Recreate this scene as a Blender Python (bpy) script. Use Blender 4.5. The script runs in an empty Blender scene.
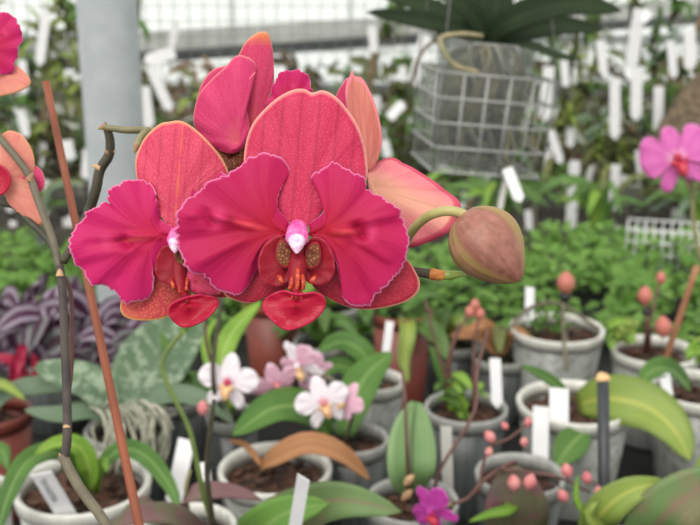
import bpy, math, random
from mathutils import Vector, Matrix, noise

# ------------------------------------------------------------------ camera, world, sun, exposure
F = 962.0; PITCH = math.radians(15.4); CAMZ = 1.40
scn = bpy.context.scene
cam_d = bpy.data.cameras.new('camera'); cam = bpy.data.objects.new('camera', cam_d)
scn.collection.objects.link(cam); scn.camera = cam
cam.location = (0, 0, CAMZ); cam.rotation_euler = (math.pi/2 - PITCH, 0, 0)
cam_d.sensor_width = 36; cam_d.lens = 36*F/700; cam_d.clip_start = .02
cam_d.dof.use_dof = True; cam_d.dof.focus_distance = .352; cam_d.dof.aperture_fstop = 15.5
cam_d.dof.aperture_blades = 7
wd = bpy.data.worlds.new('overcast'); scn.world = wd; wd.use_nodes = True
nt = wd.node_tree; bg = nt.nodes['Background']
tc = nt.nodes.new('ShaderNodeTexCoord'); sp = nt.nodes.new('ShaderNodeSeparateXYZ')
cr = nt.nodes.new('ShaderNodeValToRGB')
cr.color_ramp.elements[0].position = .0; cr.color_ramp.elements[0].color = (.86, .86, .82, 1)
cr.color_ramp.elements[1].position = .7; cr.color_ramp.elements[1].color = (1, .985, .95, 1)
nt.links.new(tc.outputs['Generated'], sp.inputs[0]); nt.links.new(sp.outputs[2], cr.inputs[0])
nt.links.new(cr.outputs[0], bg.inputs[0]); bg.inputs[1].default_value = 1.2
sun_d = bpy.data.lights.new('sun', 'SUN'); sun_d.energy = 1.9; sun_d.angle = math.radians(35); sun_d.color = (1, .97, .90)
sun = bpy.data.objects.new('sun', sun_d); scn.collection.objects.link(sun)
sun.rotation_euler = (math.radians(42), 0, math.radians(-22)); sun.location = (0, -1, 4)
scn.view_settings.view_transform = 'Standard'; scn.view_settings.look = 'None'
scn.view_settings.exposure = 0.12; scn.view_settings.gamma = 1

# ------------------------------------------------------------------ helpers
R = random.Random(7)
RT = Vector((1, 0, 0)); FW = Vector((0, math.cos(PITCH), -math.sin(PITCH))); UP = Vector((0, math.sin(PITCH), math.cos(PITCH)))
CAM = Vector((0, 0, CAMZ)); Z = Vector((0, 0, 1))
BENCH = CAMZ - .54
def P(px, py, d): return CAM + (FW + RT*((px-350)/F) - UP*((py-262.5)/F))*d
def depth_at_z(py, z): return (z-CAMZ)/(FW.z - UP.z*((py-262.5)/F))
def G(px, py, z): return P(px, py, depth_at_z(py, z))
def lin(c):
    o = []
    for v in c:
        v /= 255.0; o.append(v/12.92 if v <= .04045 else ((v+.055)/1.055)**2.4)
    return (o[0], o[1], o[2], 1)
def catmull(pts, n, closed=False):
    pts = [Vector(p) for p in pts]; m = len(pts); segs = m if closed else m-1
    dense = []
    for i in range(segs):
        if closed: a, b, c, d = pts[(i-1) % m], pts[i], pts[(i+1) % m], pts[(i+2) % m]
        else:
            b, c = pts[i], pts[i+1]
            a = pts[i-1] if i > 0 else b+(b-c); d = pts[i+2] if i+2 < m else c+(c-b)
        for k in range(16):
            t = k/16
            dense.append(.5*((2*b)+(c-a)*t+(2*a-5*b+4*c-d)*t*t+(3*b-a-3*c+d)*t**3))
    dense.append(pts[0].copy() if closed else pts[-1].copy())
    L = [0]
    for i in range(1, len(dense)): L.append(L[-1]+(dense[i]-dense[i-1]).length)
    out = []; j = 0
    cnt = n if closed else n-1
    for i in range(n):
        s = L[-1]*i/cnt
        while j < len(L)-2 and L[j+1] < s: j += 1
        f = (s-L[j])/max(1e-9, L[j+1]-L[j]); out.append(dense[j].lerp(dense[j+1], min(1, f)))
    return out
class MB:
    def __init__(s): s.v = []; s.f = []; s.uv = []; s.uv2 = []; s.mi = []; s.cur = 0
    def add(s, v, f, uv=None, uv2=None):
        o = len(s.v); s.v += [Vector(p) for p in v]
        s.uv += uv or [(0, 0)]*len(v); s.uv2 += uv2 or [(0, 0)]*len(v)
        for q in f: s.f.append([o+i for i in q]); s.mi.append(s.cur)
    def tube(s, pts, rad, n=8, k=8, cap=True, samp=True):
        if samp and len(pts) > 2: P_ = catmull(pts, n*(len(pts)-1)+1)
        else: P_ = [Vector(p) for p in pts]
        m = len(P_)
        if not isinstance(rad, (list, tuple)): rad = [rad, rad]
        def rr(t):
            x = t*(len(rad)-1); i = min(int(x), len(rad)-2); return rad[i]+(rad[i+1]-rad[i])*(x-i)
        v = []; uv = []; f = []; prev = None
        for i, p in enumerate(P_):
            T = (P_[min(i+1, m-1)]-P_[max(i-1, 0)]).normalized()
            if prev is None: prev = T.orthogonal().normalized()
            A = (prev - T*prev.dot(T)).normalized(); prev = A; B = T.cross(A)
            r = rr(i/(m-1))
            for j in range(k):
                a = 2*math.pi*j/k; v.append(p+(A*math.cos(a)+B*math.sin(a))*r); uv.append((j/k, i/(m-1)))
        for i in range(m-1):
            for j in range(k): f.append((i*k+j, i*k+(j+1) % k, (i+1)*k+(j+1) % k, (i+1)*k+j))
        if cap: f.append(tuple(range(k-1, -1, -1))); f.append(tuple((m-1)*k+j for j in range(k)))
        s.add(v, f, uv, uv)
    def lathe(s, origin, prof, k=40, axis=Z, wob=None):
        A = axis.orthogonal().normalized() if abs(axis.dot(Z)) < .999 else Vector((1, 0, 0)); B = axis.cross(A)
        v = []; uv = []; f = []; m = len(prof)
        for i, (r, h) in enumerate(prof):
            for j in range(k):
                a = 2*math.pi*j/k; rr = r*(wob(i/(m-1), a) if wob else 1)
                v.append(origin+(A*math.cos(a)+B*math.sin(a))*rr+axis*h); uv.append((j/k, i/(m-1)))
        for i in range(m-1):
            for j in range(k): f.append((i*k+j, i*k+(j+1) % k, (i+1)*k+(j+1) % k, (i+1)*k+j))
        s.add(v, f, uv, uv)
    def box(s, c, sx, sy, sz, X=RT, Y=Vector((0, 1, 0)), Zz=Z):
        c = Vector(c); v = []
        for a in (-.5, .5):
            for b in (-.5, .5):
                for d in (-.5, .5): v.append(c+X*a*sx+Y*b*sy+Zz*d*sz)
        s.add(v, [(0, 1, 3, 2), (4, 6, 7, 5), (0, 4, 5, 1), (2, 3, 7, 6), (0, 2, 6, 4), (1, 5, 7, 3)])
    def leaf(s, spine, w, nrm=None, fold=.25, n=16, shape='leaf', twist=0, cols=6, wav=0, seed=0):
        """ribbon with a mid-rib fold; spine world points; w = full width metres"""
        S = catmull(spine, n+1); v = []; uv = []; f = []
        for i, p in enumerate(S):
            t = i/n
            T = (S[min(i+1, n)]-S[max(i-1, 0)]).normalized()
            N = (nrm or (Z*.6-FW*.8)).normalized()
            X = T.cross(N)
            if X.length < 1e-3: X = RT.copy()
            X.normalize(); N = X.cross(T).normalized()
            if twist: 
                q = Matrix.Rotation(twist*t, 3, T); X = q @ X; N = q @ N
            if shape == 'leaf': ww = math.sin(math.pi*min(1, (t*.93+.07)))**.62*(1-.15*t)
            elif shape == 'oval': ww = max(.06, math.sin(math.pi*min(.985, t*.96+.03)))**.55
            elif shape == 'strap': ww = min(1, .55+t*2)*min(1, (1-t)*3.2+.03)**.6
            else: ww = max(.03, math.sin(math.pi*min(.99, t*.97+.02)))
            for j in range(cols+1):
                u = j/cols*2-1
                zz = fold*abs(u)**1.3*w*.5*ww + (wav*w*math.sin(t*9+seed+u*2) if wav else 0)
                v.append(p+X*u*w*.5*ww+N*zz); uv.append((j/cols, t))
        for i in range(n):
            for j in range(cols): a = i*(cols+1)+j; f.append((a, a+1, a+cols+2, a+cols+1))
        s.add(v, f, uv, uv)
COL = scn.collection
def build(mb, name, mats, parent=None, root=None, solid=0, smooth=True, offset=0):
    """parent: object; root: the thing (world offset)"""
    me = bpy.data.meshes.new(name)
    off = Vector((0, 0, 0))
    if parent is not None:
        r = root or parent
        off = Vector(r.location)
    me.from_pydata([tuple(p-off) for p in mb.v], [], mb.f)
    for nm, src in (('UVMap', mb.uv), ('loc', mb.uv2)):
        l = me.uv_layers.new(name=nm)
        for lp in me.loops: l.data[lp.index].uv = src[lp.vertex_index]
    if not isinstance(mats, (list, tuple)): mats = [mats]
    for m in mats: me.materials.append(m)
    for p, mi in zip(me.polygons, mb.mi): p.use_smooth = smooth; p.material_index = min(mi, len(mats)-1)
    me.update()
    o = bpy.data.objects.new(name, me); COL.objects.link(o)
    if parent is not None: o.parent = parent
    else:
        # origin to bounding-box base centre
        xs = [v.co for v in me.vertices]
        c = Vector(((min(p.x for p in xs)+max(p.x for p in xs))/2, (min(p.y for p in xs)+max(p.y for p in xs))/2, min(p.z for p in xs)))
        me.transform(Matrix.Translation(-c)); o.location = c
    if solid:
        m = o.modifiers.new('thickness', 'SOLIDIFY'); m.thickness = solid; m.offset = offset
    return o
def tag(o, label=None, cat=None, group=None, kind=None):
    if label: o['label'] = label
    if cat: o['category'] = cat
    if group: o['group'] = group
    if kind: o['kind'] = kind
    return o
def thing(name, loc, label, cat, group=None):
    o = bpy.data.objects.new(name, None); COL.objects.link(o); o.location = loc; o.empty_display_size = .02
    return tag(o, label, cat, group)

# ------------------------------------------------------------------ materials
def nodes(name):
    m = bpy.data.materials.new(name); m.use_nodes = True; n = m.node_tree
    return m, n, n.nodes['Principled BSDF'], n.nodes['Material Output']
def mixc(n, fac, a, b, mode='MIX'):
    x = n.nodes.new('ShaderNodeMix'); x.data_type = 'RGBA'; x.blend_type = mode
    for s, v in ((0, fac), (6, a), (7, b)):
        if hasattr(v, 'is_output'): n.links.new(v, x.inputs[s])
        else: x.inputs[s].default_value = v
    return x.outputs[2]
def maprange(n, src, a, b, c=0, d=1):
    x = n.nodes.new('ShaderNodeMapRange'); n.links.new(src, x.inputs[0])
    for i, v in enumerate((a, b, c, d)): x.inputs[i+1].default_value = v
    return x.outputs[0]
def uvmap(n, name='UVMap'):
    x = n.nodes.new('ShaderNodeUVMap'); x.uv_map = name
    s = n.nodes.new('ShaderNodeSeparateXYZ'); n.links.new(x.outputs[0], s.inputs[0]); return x.outputs[0], s.outputs[0], s.outputs[1]
def mapping(n, src, sc):
    x = n.nodes.new('ShaderNodeMapping'); n.links.new(src, x.inputs[0]); x.inputs['Scale'].default_value = sc; return x.outputs[0]
def objco(n):
    return n.nodes.new('ShaderNodeTexCoord').outputs['Object']
def noise_(n, vec, sc, det=3, rough=.55):
    x = n.nodes.new('ShaderNodeTexNoise'); n.links.new(vec, x.inputs['Vector']); x.inputs['Scale'].default_value = sc
    x.inputs['Detail'].default_value = det; x.inputs['Roughness'].default_value = rough; return x.outputs[0]
def bump(n, bs, h, st, dist=.001):
    x = n.nodes.new('ShaderNodeBump'); n.links.new(h, x.inputs['Height']); x.inputs['Strength'].default_value = st
    x.inputs['Distance'].default_value = dist; n.links.new(x.outputs[0], bs.inputs['Normal'])
def translucent(n, bs, out, col, fac):
    t = n.nodes.new('ShaderNodeBsdfTranslucent'); mx = n.nodes.new('ShaderNodeMixShader'); mx.inputs[0].default_value = fac
    if hasattr(col, 'is_output'): n.links.new(col, t.inputs[0])
    else: t.inputs[0].default_value = col
    n.links.new(bs.outputs[0], mx.inputs[1]); n.links.new(t.outputs[0], mx.inputs[2]); n.links.new(mx.outputs[0], out.inputs[0])
def plain(name, c, rough=.6, c2=None, sc=40, metal=0, bmp=0, trans=0):
    m, n, b, o = nodes(name); b.inputs['Roughness'].default_value = rough; b.inputs['Metallic'].default_value = metal
    col = lin(c); v = None
    if c2:
        v = noise_(n, objco(n), sc, 4); col = mixc(n, maprange(n, v, .38, .62), lin(c), lin(c2)); n.links.new(col, b.inputs['Base Color'])
        if bmp: bump(n, b, v, bmp)
    else: b.inputs['Base Color'].default_value = col
    if trans: translucent(n, b, o, col, trans)
    return m
def petal_mat(name, body, alt, vein, rim, base, base_w=.25, rim_w=.965, net=0, spots=None, spot_r=(0, 1), rough=.5, tip=None, tr=.22, veinamt=.6, mid=0, outer=None, lines=0, linec=None, streak=None):
    m, n, b, o = nodes(name); uv, u, v = uvmap(n); _, lu, lv = uvmap(n, 'loc')
    oc = objco(n)
    fine = noise_(n, mapping(n, uv, (60, 1.6, 1)), 1, 4)
    broad = noise_(n, mapping(n, uv, (9, 1.2, 1)), 1, 2)
    col = mixc(n, maprange(n, broad, .35, .65), lin(body), lin(alt))
    if outer: col = mixc(n, maprange(n, v, .35, .95, 0, .9), col, lin(outer))
    col = mixc(n, maprange(n, fine, .5, .74, 0, veinamt), col, lin(vein))
    if net:
        vo = n.nodes.new('ShaderNodeTexVoronoi'); vo.feature = 'DISTANCE_TO_EDGE'; vo.inputs['Scale'].default_value = 820
        n.links.new(oc, vo.inputs['Vector'])
        col = mixc(n, maprange(n, vo.outputs[0], .0, .3, 0, net), col, lin(spots or rim))
    elif spots:
        vo = n.nodes.new('ShaderNodeTexVoronoi'); vo.inputs['Scale'].default_value = 700; n.links.new(oc, vo.inputs['Vector'])
        sv = maprange(n, vo.outputs[0], .28, .42, 1, 0)
        gate = n.nodes.new('ShaderNodeMath'); gate.operation = 'MULTIPLY'
        n.links.new(sv, gate.inputs[0]); n.links.new(maprange(n, v, spot_r[0], spot_r[1], .9, .25), gate.inputs[1])
        col = mixc(n, gate.outputs[0], col, lin(spots))
    if mid:   # stripe along the mid-line
        ab = n.nodes.new('ShaderNodeMath'); ab.operation = 'ABSOLUTE'; n.links.new(lu, ab.inputs[0])
        w = noise_(n, mapping(n, oc, (1, 1, 1)), 120, 2)
        ad = n.nodes.new('ShaderNodeMath'); ad.operation = 'MULTIPLY_ADD'; n.links.new(w, ad.inputs[0]); ad.inputs[1].default_value = .12; n.links.new(ab.outputs[0], ad.inputs[2])
        col = mixc(n, maprange(n, ad.outputs[0], .06, .06+mid, .85, 0), col, lin(tip or base))
    elif tip: col = mixc(n, maprange(n, lv, .84, 1.0, 0, .75), col, lin(tip))
    if lines:   # veins running lengthwise
        wv_ = n.nodes.new('ShaderNodeTexWave'); wv_.inputs['Scale'].default_value = lines; wv_.inputs['Distortion'].default_value = 1.5; wv_.inputs['Detail'].default_value = 1; wv_.inputs['Detail Scale'].default_value = .6
        um = n.nodes.new('ShaderNodeUVMap'); um.uv_map = 'loc'; n.links.new(mapping(n, um.outputs[0], (1, .12, 1)), wv_.inputs['Vector'])
        col = mixc(n, maprange(n, wv_.outputs[1], .86, 1, 0, .3), col, lin(linec or vein))
    if streak:   # short pale streak ending in a dark pit
        def gauss(cu, cv, su, sv):
            out = None
            for src_, c0_, w_ in ((lu, cu, su), (lv, cv, sv)):
                a_ = n.nodes.new('ShaderNodeMath'); a_.operation = 'SUBTRACT'; n.links.new(src_, a_.inputs[0]); a_.inputs[1].default_value = c0_
                b_2 = n.nodes.new('ShaderNodeMath'); b_2.operation = 'ABSOLUTE'; n.links.new(a_.outputs[0], b_2.inputs[0])
                r_2 = maprange(n, b_2.outputs[0], 0, w_, 1, 0)
                if out is None: out = r_2
                else:
                    m_2 = n.nodes.new('ShaderNodeMath'); m_2.operation = 'MULTIPLY'; n.links.new(out, m_2.inputs[0]); n.links.new(r_2, m_2.inputs[1]); out = m_2.outputs[0]
            return out
        col = mixc(n, gauss(0, .36, .05, .18), col, lin(streak))
        col = mixc(n, gauss(.02, .53, .07, .05), col, lin((136, 2, 40)))
        col = mixc(n, gauss(.0, .64, .2, .08), col, lin((200, 48, 104)))
    col = mixc(n, maprange(n, v, .02, base_w, 1, 0), col, lin(base))
    col = mixc(n, maprange(n, v, rim_w, min(.999, rim_w+.03), 0, .8), col, lin(rim))
    n.links.new(col, b.inputs['Base Color']); b.inputs['Roughness'].default_value = rough
    b.inputs['Sheen Weight'].default_value = .06; b.inputs['Specular IOR Level'].default_value = .25
    bump(n, b, fine, .3, .0012)
    translucent(n, b, o, col, tr)
    return m
def leaf_mat(name, c, c2, mid=None, mott=None, msc=60, edge=None, rough=.4, tr=.15, stripes=None):
    m, n, b, o = nodes(name); uv, u, v = uvmap(n); oc = objco(n)
    col = mixc(n, maprange(n, noise_(n, oc, 14, 3), .35, .65), lin(c), lin(c2))
    if mott: col = mixc(n, maprange(n, noise_(n, oc, msc, 3), .48, .58, 0, .8), col, lin(mott))
    ab = n.nodes.new('ShaderNodeMath'); ab.operation = 'SUBTRACT'; n.links.new(u, ab.inputs[0]); ab.inputs[1].default_value = .5
    a2 = n.nodes.new('ShaderNodeMath'); a2.operation = 'ABSOLUTE'; n.links.new(ab.outputs[0], a2.inputs[0])
    if stripes: col = mixc(n, maprange(n, a2.outputs[0], .14, .2, 0, 1), col, lin(stripes)); col = mixc(n, maprange(n, a2.outputs[0], .36, .44, 0, 1), col, lin(c2))
    if mid: col = mixc(n, maprange(n, a2.outputs[0], .0, .09, .8, 0), col, lin(mid))
    if edge: col = mixc(n, maprange(n, a2.outputs[0], .3, .5, 0, .9), col, lin(edge))
    fine = noise_(n, mapping(n, uv, (40, 1.2, 1)), 1, 3)
    col = mixc(n, maprange(n, fine, .4, .7, 0, .18), col, (0, 0, 0, 1))
    n.links.new(col, b.inputs['Base Color']); b.inputs['Roughness'].default_value = rough; b.inputs['Specular IOR Level'].default_value = .28
    bump(n, b, fine, .2, .001)
    if tr: translucent(n, b, o, col, tr)
    return m
def pot_mat(name, c, c2, rough=.35, alpha=.85, speck=None):
    m, n, b, o = nodes(name); uv, u, v = uvmap(n)
    w = noise_(n, mapping(n, uv, (24, 2, 1)), 1, 4)
    col = mixc(n, maprange(n, w, .35, .65), lin(c), lin(c2))
    if speck: col = mixc(n, maprange(n, noise_(n, objco(n), 90, 4), .52, .6, 0, .7), col, lin(speck))
    n.links.new(col, b.inputs['Base Color']); b.inputs['Roughness'].default_value = rough
    if alpha < 1: b.inputs['Alpha'].default_value = alpha
    return m

M = {}
# crimson flower
M['petal'] = petal_mat('crimson_petal', (172, 4, 44), (158, 2, 38), (188, 20, 66), (232, 140, 190), (196, 26, 60), .2, .982, rough=.55, veinamt=.22, outer=(178, 14, 84), tr=.12, streak=(214, 66, 78))
M['petalL'] = petal_mat('magenta_petal', (184, 10, 68), (170, 6, 58), (200, 34, 92), (236, 150, 190), (200, 36, 72), .2, .982, rough=.55, veinamt=.22, outer=(188, 20, 98), tr=.12, streak=(220, 84, 92))
M['sepal'] = petal_mat('rose_sepal', (196, 42, 84), (184, 30, 72), (160, 14, 54), (246, 184, 168), (204, 54, 106), .15, .976, net=.3, spots=(220, 92, 124), veinamt=.5, lines=1.1, linec=(130, 8, 40), tr=.12)
M['sepalL'] = petal_mat('rose_orange_sepal', (206, 60, 96), (198, 48, 88), (176, 30, 68), (244, 190, 140), (206, 60, 110), .15, .975, net=.3, spots=(228, 120, 124), tip=(216, 96, 84), mid=.02, lines=1.1, linec=(150, 20, 54), tr=.12)
M['latsep'] = petal_mat('spotted_sepal', (150, 12, 46), (164, 22, 54), (130, 8, 36), (236, 170, 150), (140, 12, 36), .15, .975, net=.3, spots=(196, 84, 92), tr=.08)
M['latsepL'] = petal_mat('freckled_sepal', (186, 44, 66), (174, 34, 60), (156, 24, 54), (236, 180, 100), (150, 18, 40), .15, .965, net=.55, spots=(214, 130, 92), tip=(214, 110, 90), tr=.1)
M['lip'] = petal_mat('red_lip', (170, 4, 48), (158, 4, 42), (180, 12, 56), (190, 30, 80), (156, 14, 30), .15, .98, rough=.2, tr=.04)
M['lobe'] = petal_mat('dark_red_lobe', (150, 6, 36), (132, 4, 28), (160, 14, 44), (186, 40, 72), (130, 8, 24), .12, .97, rough=.35, tr=.08)
M['throat'] = petal_mat('spotted_throat', (86, 14, 22), (76, 10, 20), (100, 16, 28), (150, 14, 40), (120, 14, 30), .1, .8, net=.8, spots=(150, 104, 56), tr=.02)
M['back'] = petal_mat('pink_back_petal', (206, 60, 104), (196, 46, 92), (180, 32, 78), (236, 170, 140), (214, 90, 100), .3, .97, net=.25, spots=(226, 112, 134), tip=(226, 150, 60), tr=.15)
M['peach'] = petal_mat('peach_petal', (226, 134, 142), (224, 124, 136), (206, 90, 112), (202, 56, 96), (240, 178, 150), .5, .90, tip=(240, 184, 156), mid=.5, tr=.15, veinamt=.3)
M['peachtall'] = petal_mat('peach_striped_petal', (214, 140, 120), (206, 118, 110), (190, 88, 96), (232, 130, 146), (214, 130, 120), .4, .93, tr=.15, lines=.8, linec=(180, 90, 84))
M['rearpink'] = petal_mat('plain_pink_petal', (206, 56, 108), (196, 44, 98), (180, 30, 82), (236, 150, 150), (222, 100, 116), .35, .97, net=.2, spots=(222, 96, 136), tr=.15)
M['orange_petal'] = petal_mat('orange_petal', (222, 152, 126), (216, 124, 118), (200, 92, 104), (230, 164, 120), (214, 124, 116), .3, .95, net=.2, spots=(232, 166, 140), tr=.18)
M['column'] = plain('magenta_column', (206, 60, 140), .4, (226, 120, 182), 400)
M['cap'] = plain('white_anther_cap', (244, 226, 238), .35, (230, 170, 214), 500)
M['callus'] = plain('orange_callus', (150, 8, 34), .35, (200, 84, 44), 900)
M['drop'] = plain('pale_nick', (240, 170, 190), .3)
M['white_petal'] = petal_mat('white_petal', (248, 244, 246), (240, 232, 240), (242, 220, 234), (252, 250, 252), (234, 170, 206), .3, .98, tr=.3, veinamt=.3)
M['blush_petal'] = petal_mat('blush_petal', (240, 206, 222), (236, 190, 212), (224, 150, 190), (248, 230, 238), (226, 130, 180), .35, .97, tr=.3)
M['mauve_petal'] = petal_mat('mauve_petal', (216, 100, 180), (224, 124, 194), (200, 76, 160), (240, 180, 220), (250, 200, 224), .35, .96, tr=.25)
M['violet_petal'] = petal_mat('violet_petal', (190, 50, 160), (206, 80, 180), (160, 30, 130), (220, 130, 200), (200, 120, 190), .3, .96, tr=.25)
M['yellow_lip'] = plain('yellow_lip', (224, 190, 140), .5, (206, 150, 110), 200)
M['red_lip2'] = plain('crimson_lip', (170, 20, 74), .45, (196, 60, 60), 120)
# plants
M['stem_green'] = plain('olive_stem', (138, 132, 92), .5, (112, 106, 76), 60)
M['stem_dark'] = plain('dark_stem', (54, 52, 40), .55, (74, 68, 52), 90)
M['stem_main'] = plain('dark_plum_stem', (58, 50, 50), .55, (78, 68, 62), 90)
M['stem_grey'] = plain('grey_stem', (112, 104, 86), .6, (90, 82, 68), 90)
M['stem_brown'] = plain('brown_stem', (104, 68, 62), .5, (84, 56, 48), 90)
M['stem_leafgreen'] = plain('leaf_green_stem', (100, 118, 56), .5, (84, 104, 46), 60)
M['node'] = plain('straw_bract', (190, 156, 116), .7, (146, 112, 84), 150)
M['pedicel'] = plain('pale_green_pedicel', (156, 152, 92), .45, (174, 164, 108), 120)
M['orange_cut'] = plain('orange_scar', (196, 136, 60), .6, (170, 96, 44), 300)
M['greentip'] = plain('green_tip', (112, 140, 56), .4, (140, 154, 80), 150)
M['cane'] = plain('orange_cane', (152, 82, 54), .5, (132, 70, 46), 30)
M['cane2'] = plain('tan_cane', (160, 110, 80), .6, (140, 92, 66), 30)
M['black_cane'] = plain('black_cane', (40, 44, 46), .4, (52, 56, 58), 60)
M['cut_wood'] = plain('cut_wood', (226, 190, 140), .7, (200, 160, 110), 300)
M['twig'] = plain('pale_twig', (136, 116, 90), .9, (96, 82, 62), 60, bmp=.6)
M['bark'] = plain('potting_bark', (92, 62, 46), .9, (34, 24, 20), 90, bmp=.8)
M['moss'] = plain('mossy_bark', (70, 78, 40), .9, (50, 36, 28), 60, bmp=.8)
M['root'] = plain('grey_root', (168, 166, 150), .7, (120, 122, 104), 60)
M['roottan'] = plain('tan_root', (168, 156, 120), .7, (124, 122, 88), 60)
M['label'] = plain('white_plastic', (228, 228, 230), .5, (220, 220, 222), 30)
M['ink'] = plain('grey_pencil', (120, 120, 130), .6)
M['lf_green'] = leaf_mat('green_leaf', (92, 130, 60), (70, 108, 48), mid=(130, 160, 90))
M['lf_bright'] = leaf_mat('bright_leaf', (150, 186, 76), (112, 156, 56), mid=(180, 204, 110), tr=.3)
M['lf_lime'] = leaf_mat('lime_leaf', (146, 166, 78), (128, 152, 70), mid=(186, 190, 96), edge=(120, 140, 70), tr=.2)
M['lf_dark'] = leaf_mat('backlit_dark_leaf', (38, 56, 28), (28, 42, 22), mid=(46, 62, 34), rough=.75, tr=.1)  # near-black green: backlit shade of the basket leaves is in the colour
M['lf_mott'] = leaf_mat('mottled_leaf', (98, 122, 92), (84, 108, 82), mott=(150, 166, 142), msc=90)
M['lf_grey'] = leaf_mat('grey_green_leaf', (118, 138, 112), (100, 122, 96))
M['lf_round'] = leaf_mat('pale_round_leaf', (126, 160, 104), (112, 146, 92), mid=(70, 74, 50), edge=(140, 170, 120))
M['lf_purple'] = leaf_mat('purple_flushed_leaf', (112, 116, 80), (100, 84, 80), mott=(130, 90, 96), msc=30)
M['lf_brown'] = leaf_mat('dried_leaf', (190, 142, 100), (174, 122, 84), mid=(160, 104, 76), rough=.6, tr=.2)
M['lf_tri'] = leaf_mat('striped_purple_leaf', (84, 42, 74), (66, 32, 58), stripes=(146, 134, 148), rough=.35)
M['lf_tri2'] = leaf_mat('striped_green_purple_leaf', (60, 60, 58), (84, 44, 74), stripes=(120, 122, 122), rough=.35)
M['lf_red'] = leaf_mat('red_leaf', (176, 40, 76), (150, 30, 60))
M['lf_twig'] = leaf_mat('twiggy_brown', (92, 78, 56), (66, 56, 42), tr=.1)
M['lf_brown2'] = leaf_mat('pale_brown_leaf', (150, 124, 96), (120, 100, 78), tr=.15)
M['lf_bg'] = leaf_mat('mid_green_leaf', (100, 132, 66), (74, 104, 48), tr=.25)
M['lf_bg2'] = leaf_mat('olive_leaf', (128, 134, 78), (92, 100, 58), tr=.25)
M['lf_ground'] = leaf_mat('creeper_leaf', (124, 164, 78), (96, 138, 58), tr=.3, rough=.5)
M['lf_round2'] = leaf_mat('dull_green_leaf', (112, 140, 86), (96, 116, 74), mid=(140, 110, 96), mott=(130, 120, 92), msc=18)
M['lf_bright2'] = leaf_mat('fresh_green_leaf', (116, 158, 74), (104, 146, 66), mid=(140, 170, 96))
M['bud_pink'] = plain('pink_bud', (186, 104, 98), .5, (176, 112, 92), 120)
M['bud_red'] = plain('rosy_bud', (196, 100, 112), .5, (206, 140, 134), 120)
# pots & structure
M['pot_white'] = pot_mat('white_pot', (206, 206, 202), (184, 186, 182), alpha=.96)
M['pot_grey'] = pot_mat('clear_grey_pot', (162, 164, 160), (134, 138, 134), alpha=.9, speck=(106, 108, 100))
M['pot_smoke'] = pot_mat('smoky_pot', (84, 88, 88), (56, 60, 60), alpha=.85)
M['pot_rim'] = pot_mat('pale_rim', (214, 213, 206), (194, 194, 186), alpha=1)
M['pot_rimdim'] = pot_mat('dull_rim', (160, 160, 156), (140, 142, 138), alpha=1)
M['terracotta'] = plain('brown_red_plastic', (128, 62, 50), .5, (108, 52, 44), 20)
M['pole'] = plain('grey_paint', (172, 178, 182), .55, (162, 168, 172), 30, bmp=.15)
M['wire'] = plain('galvanised_wire', (160, 162, 160), .45, metal=.3)
M['wire_dark'] = plain('dull_wire', (120, 124, 122), .5, metal=.3)
M['black'] = plain('black_plastic', (26, 26, 28), .4)

# ------------------------------------------------------------------ the greenhouse
def st(name, mb, m, smooth=False): return tag(build(mb, name, m, smooth=smooth), kind='structure')
mb = MB(); mb.box((0, 2.2, -.05), 9, 8.5, .1)
st('floor', mb, plain('gravel', (110, 104, 92), .9, (70, 66, 58), 50, bmp=.6))
WY = 5.8
mb = MB(); mb.box((0, WY+.06, .41), 9, .12, .82); st('wall_back', mb, plain('pale_wall', (206, 212, 200), .8, (176, 184, 168), 6))
mb = MB(); mb.box((0, WY+.04, .86), 9, .16, .08); st('trim_1', mb, plain('dark_rail', (98, 104, 106), .5, (80, 86, 88), 10))
mb = MB(); mb.box((0, WY+.04, 1.16), 9, .06, .05); st('trim_2', mb, plain('grey_rail', (150, 156, 156), .5, (130, 136, 136), 10))
mb = MB()
for i in range(13): mb.box((-4.2+i*.7, WY+.05, 1.6), .035, .05, 1.4)
st('trim_3', mb, plain('white_mullion', (214, 218, 216), .5))
gm, gn, gb, go = nodes('frosted_glazing')
gb.inputs['Base Color'].default_value = (.9, .95, .93, 1); gb.inputs['Roughness'].default_value = .6
tr_ = gn.nodes.new('ShaderNodeBsdfTranslucent'); tp = gn.nodes.new('ShaderNodeBsdfTransparent'); m1 = gn.nodes.new('ShaderNodeMixShader'); m2 = gn.nodes.new('ShaderNodeMixShader')
tr_.inputs[0].default_value = (.95, .98, .97, 1); m1.inputs[0].default_value = .5; m2.inputs[0].default_value = .85
gn.links.new(tr_.outputs[0], m1.inputs[1]); gn.links.new(tp.outputs[0], m1.inputs[2]); gn.links.new(gb.outputs[0], m2.inputs[1]); gn.links.new(m1.outputs[0], m2.inputs[2]); gn.links.new(m2.outputs[0], go.inputs[0])
mb = MB(); mb.box((0, WY+.07, 1.6), 9, .006, 1.4); st('window_1', mb, gm)

# slanted overhead rail in front of the glazing (upper left)
a, b_ = P(120, 43, 4.2), P(372, 27, 4.6)
mb = MB(); dr = (b_-a).normalized()
mb.box((a+b_)/2, 6.5, .05, .085, X=dr, Y=Vector((0, 1, 0)), Zz=Z)
st('trim_4', mb, plain('weathered_rail', (186, 188, 184), .6, (160, 162, 158), 8))
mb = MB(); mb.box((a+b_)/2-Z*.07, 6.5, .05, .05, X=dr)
st('trim_5', mb, plain('charcoal_rail', (70, 74, 74), .6, (54, 58, 58), 8))  # dark grey bar just below the pale slanted rail
for i, x in enumerate((-3.2, 3.25)):
    pt = a+dr*((x-a.x)/dr.x)
    mb = MB(); mb.box((pt.x, pt.y+.06, (pt.z+.05)/2), .07, .07, pt.z+.05); st('trim_%d' % (6+i), mb, M['pole'])
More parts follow.
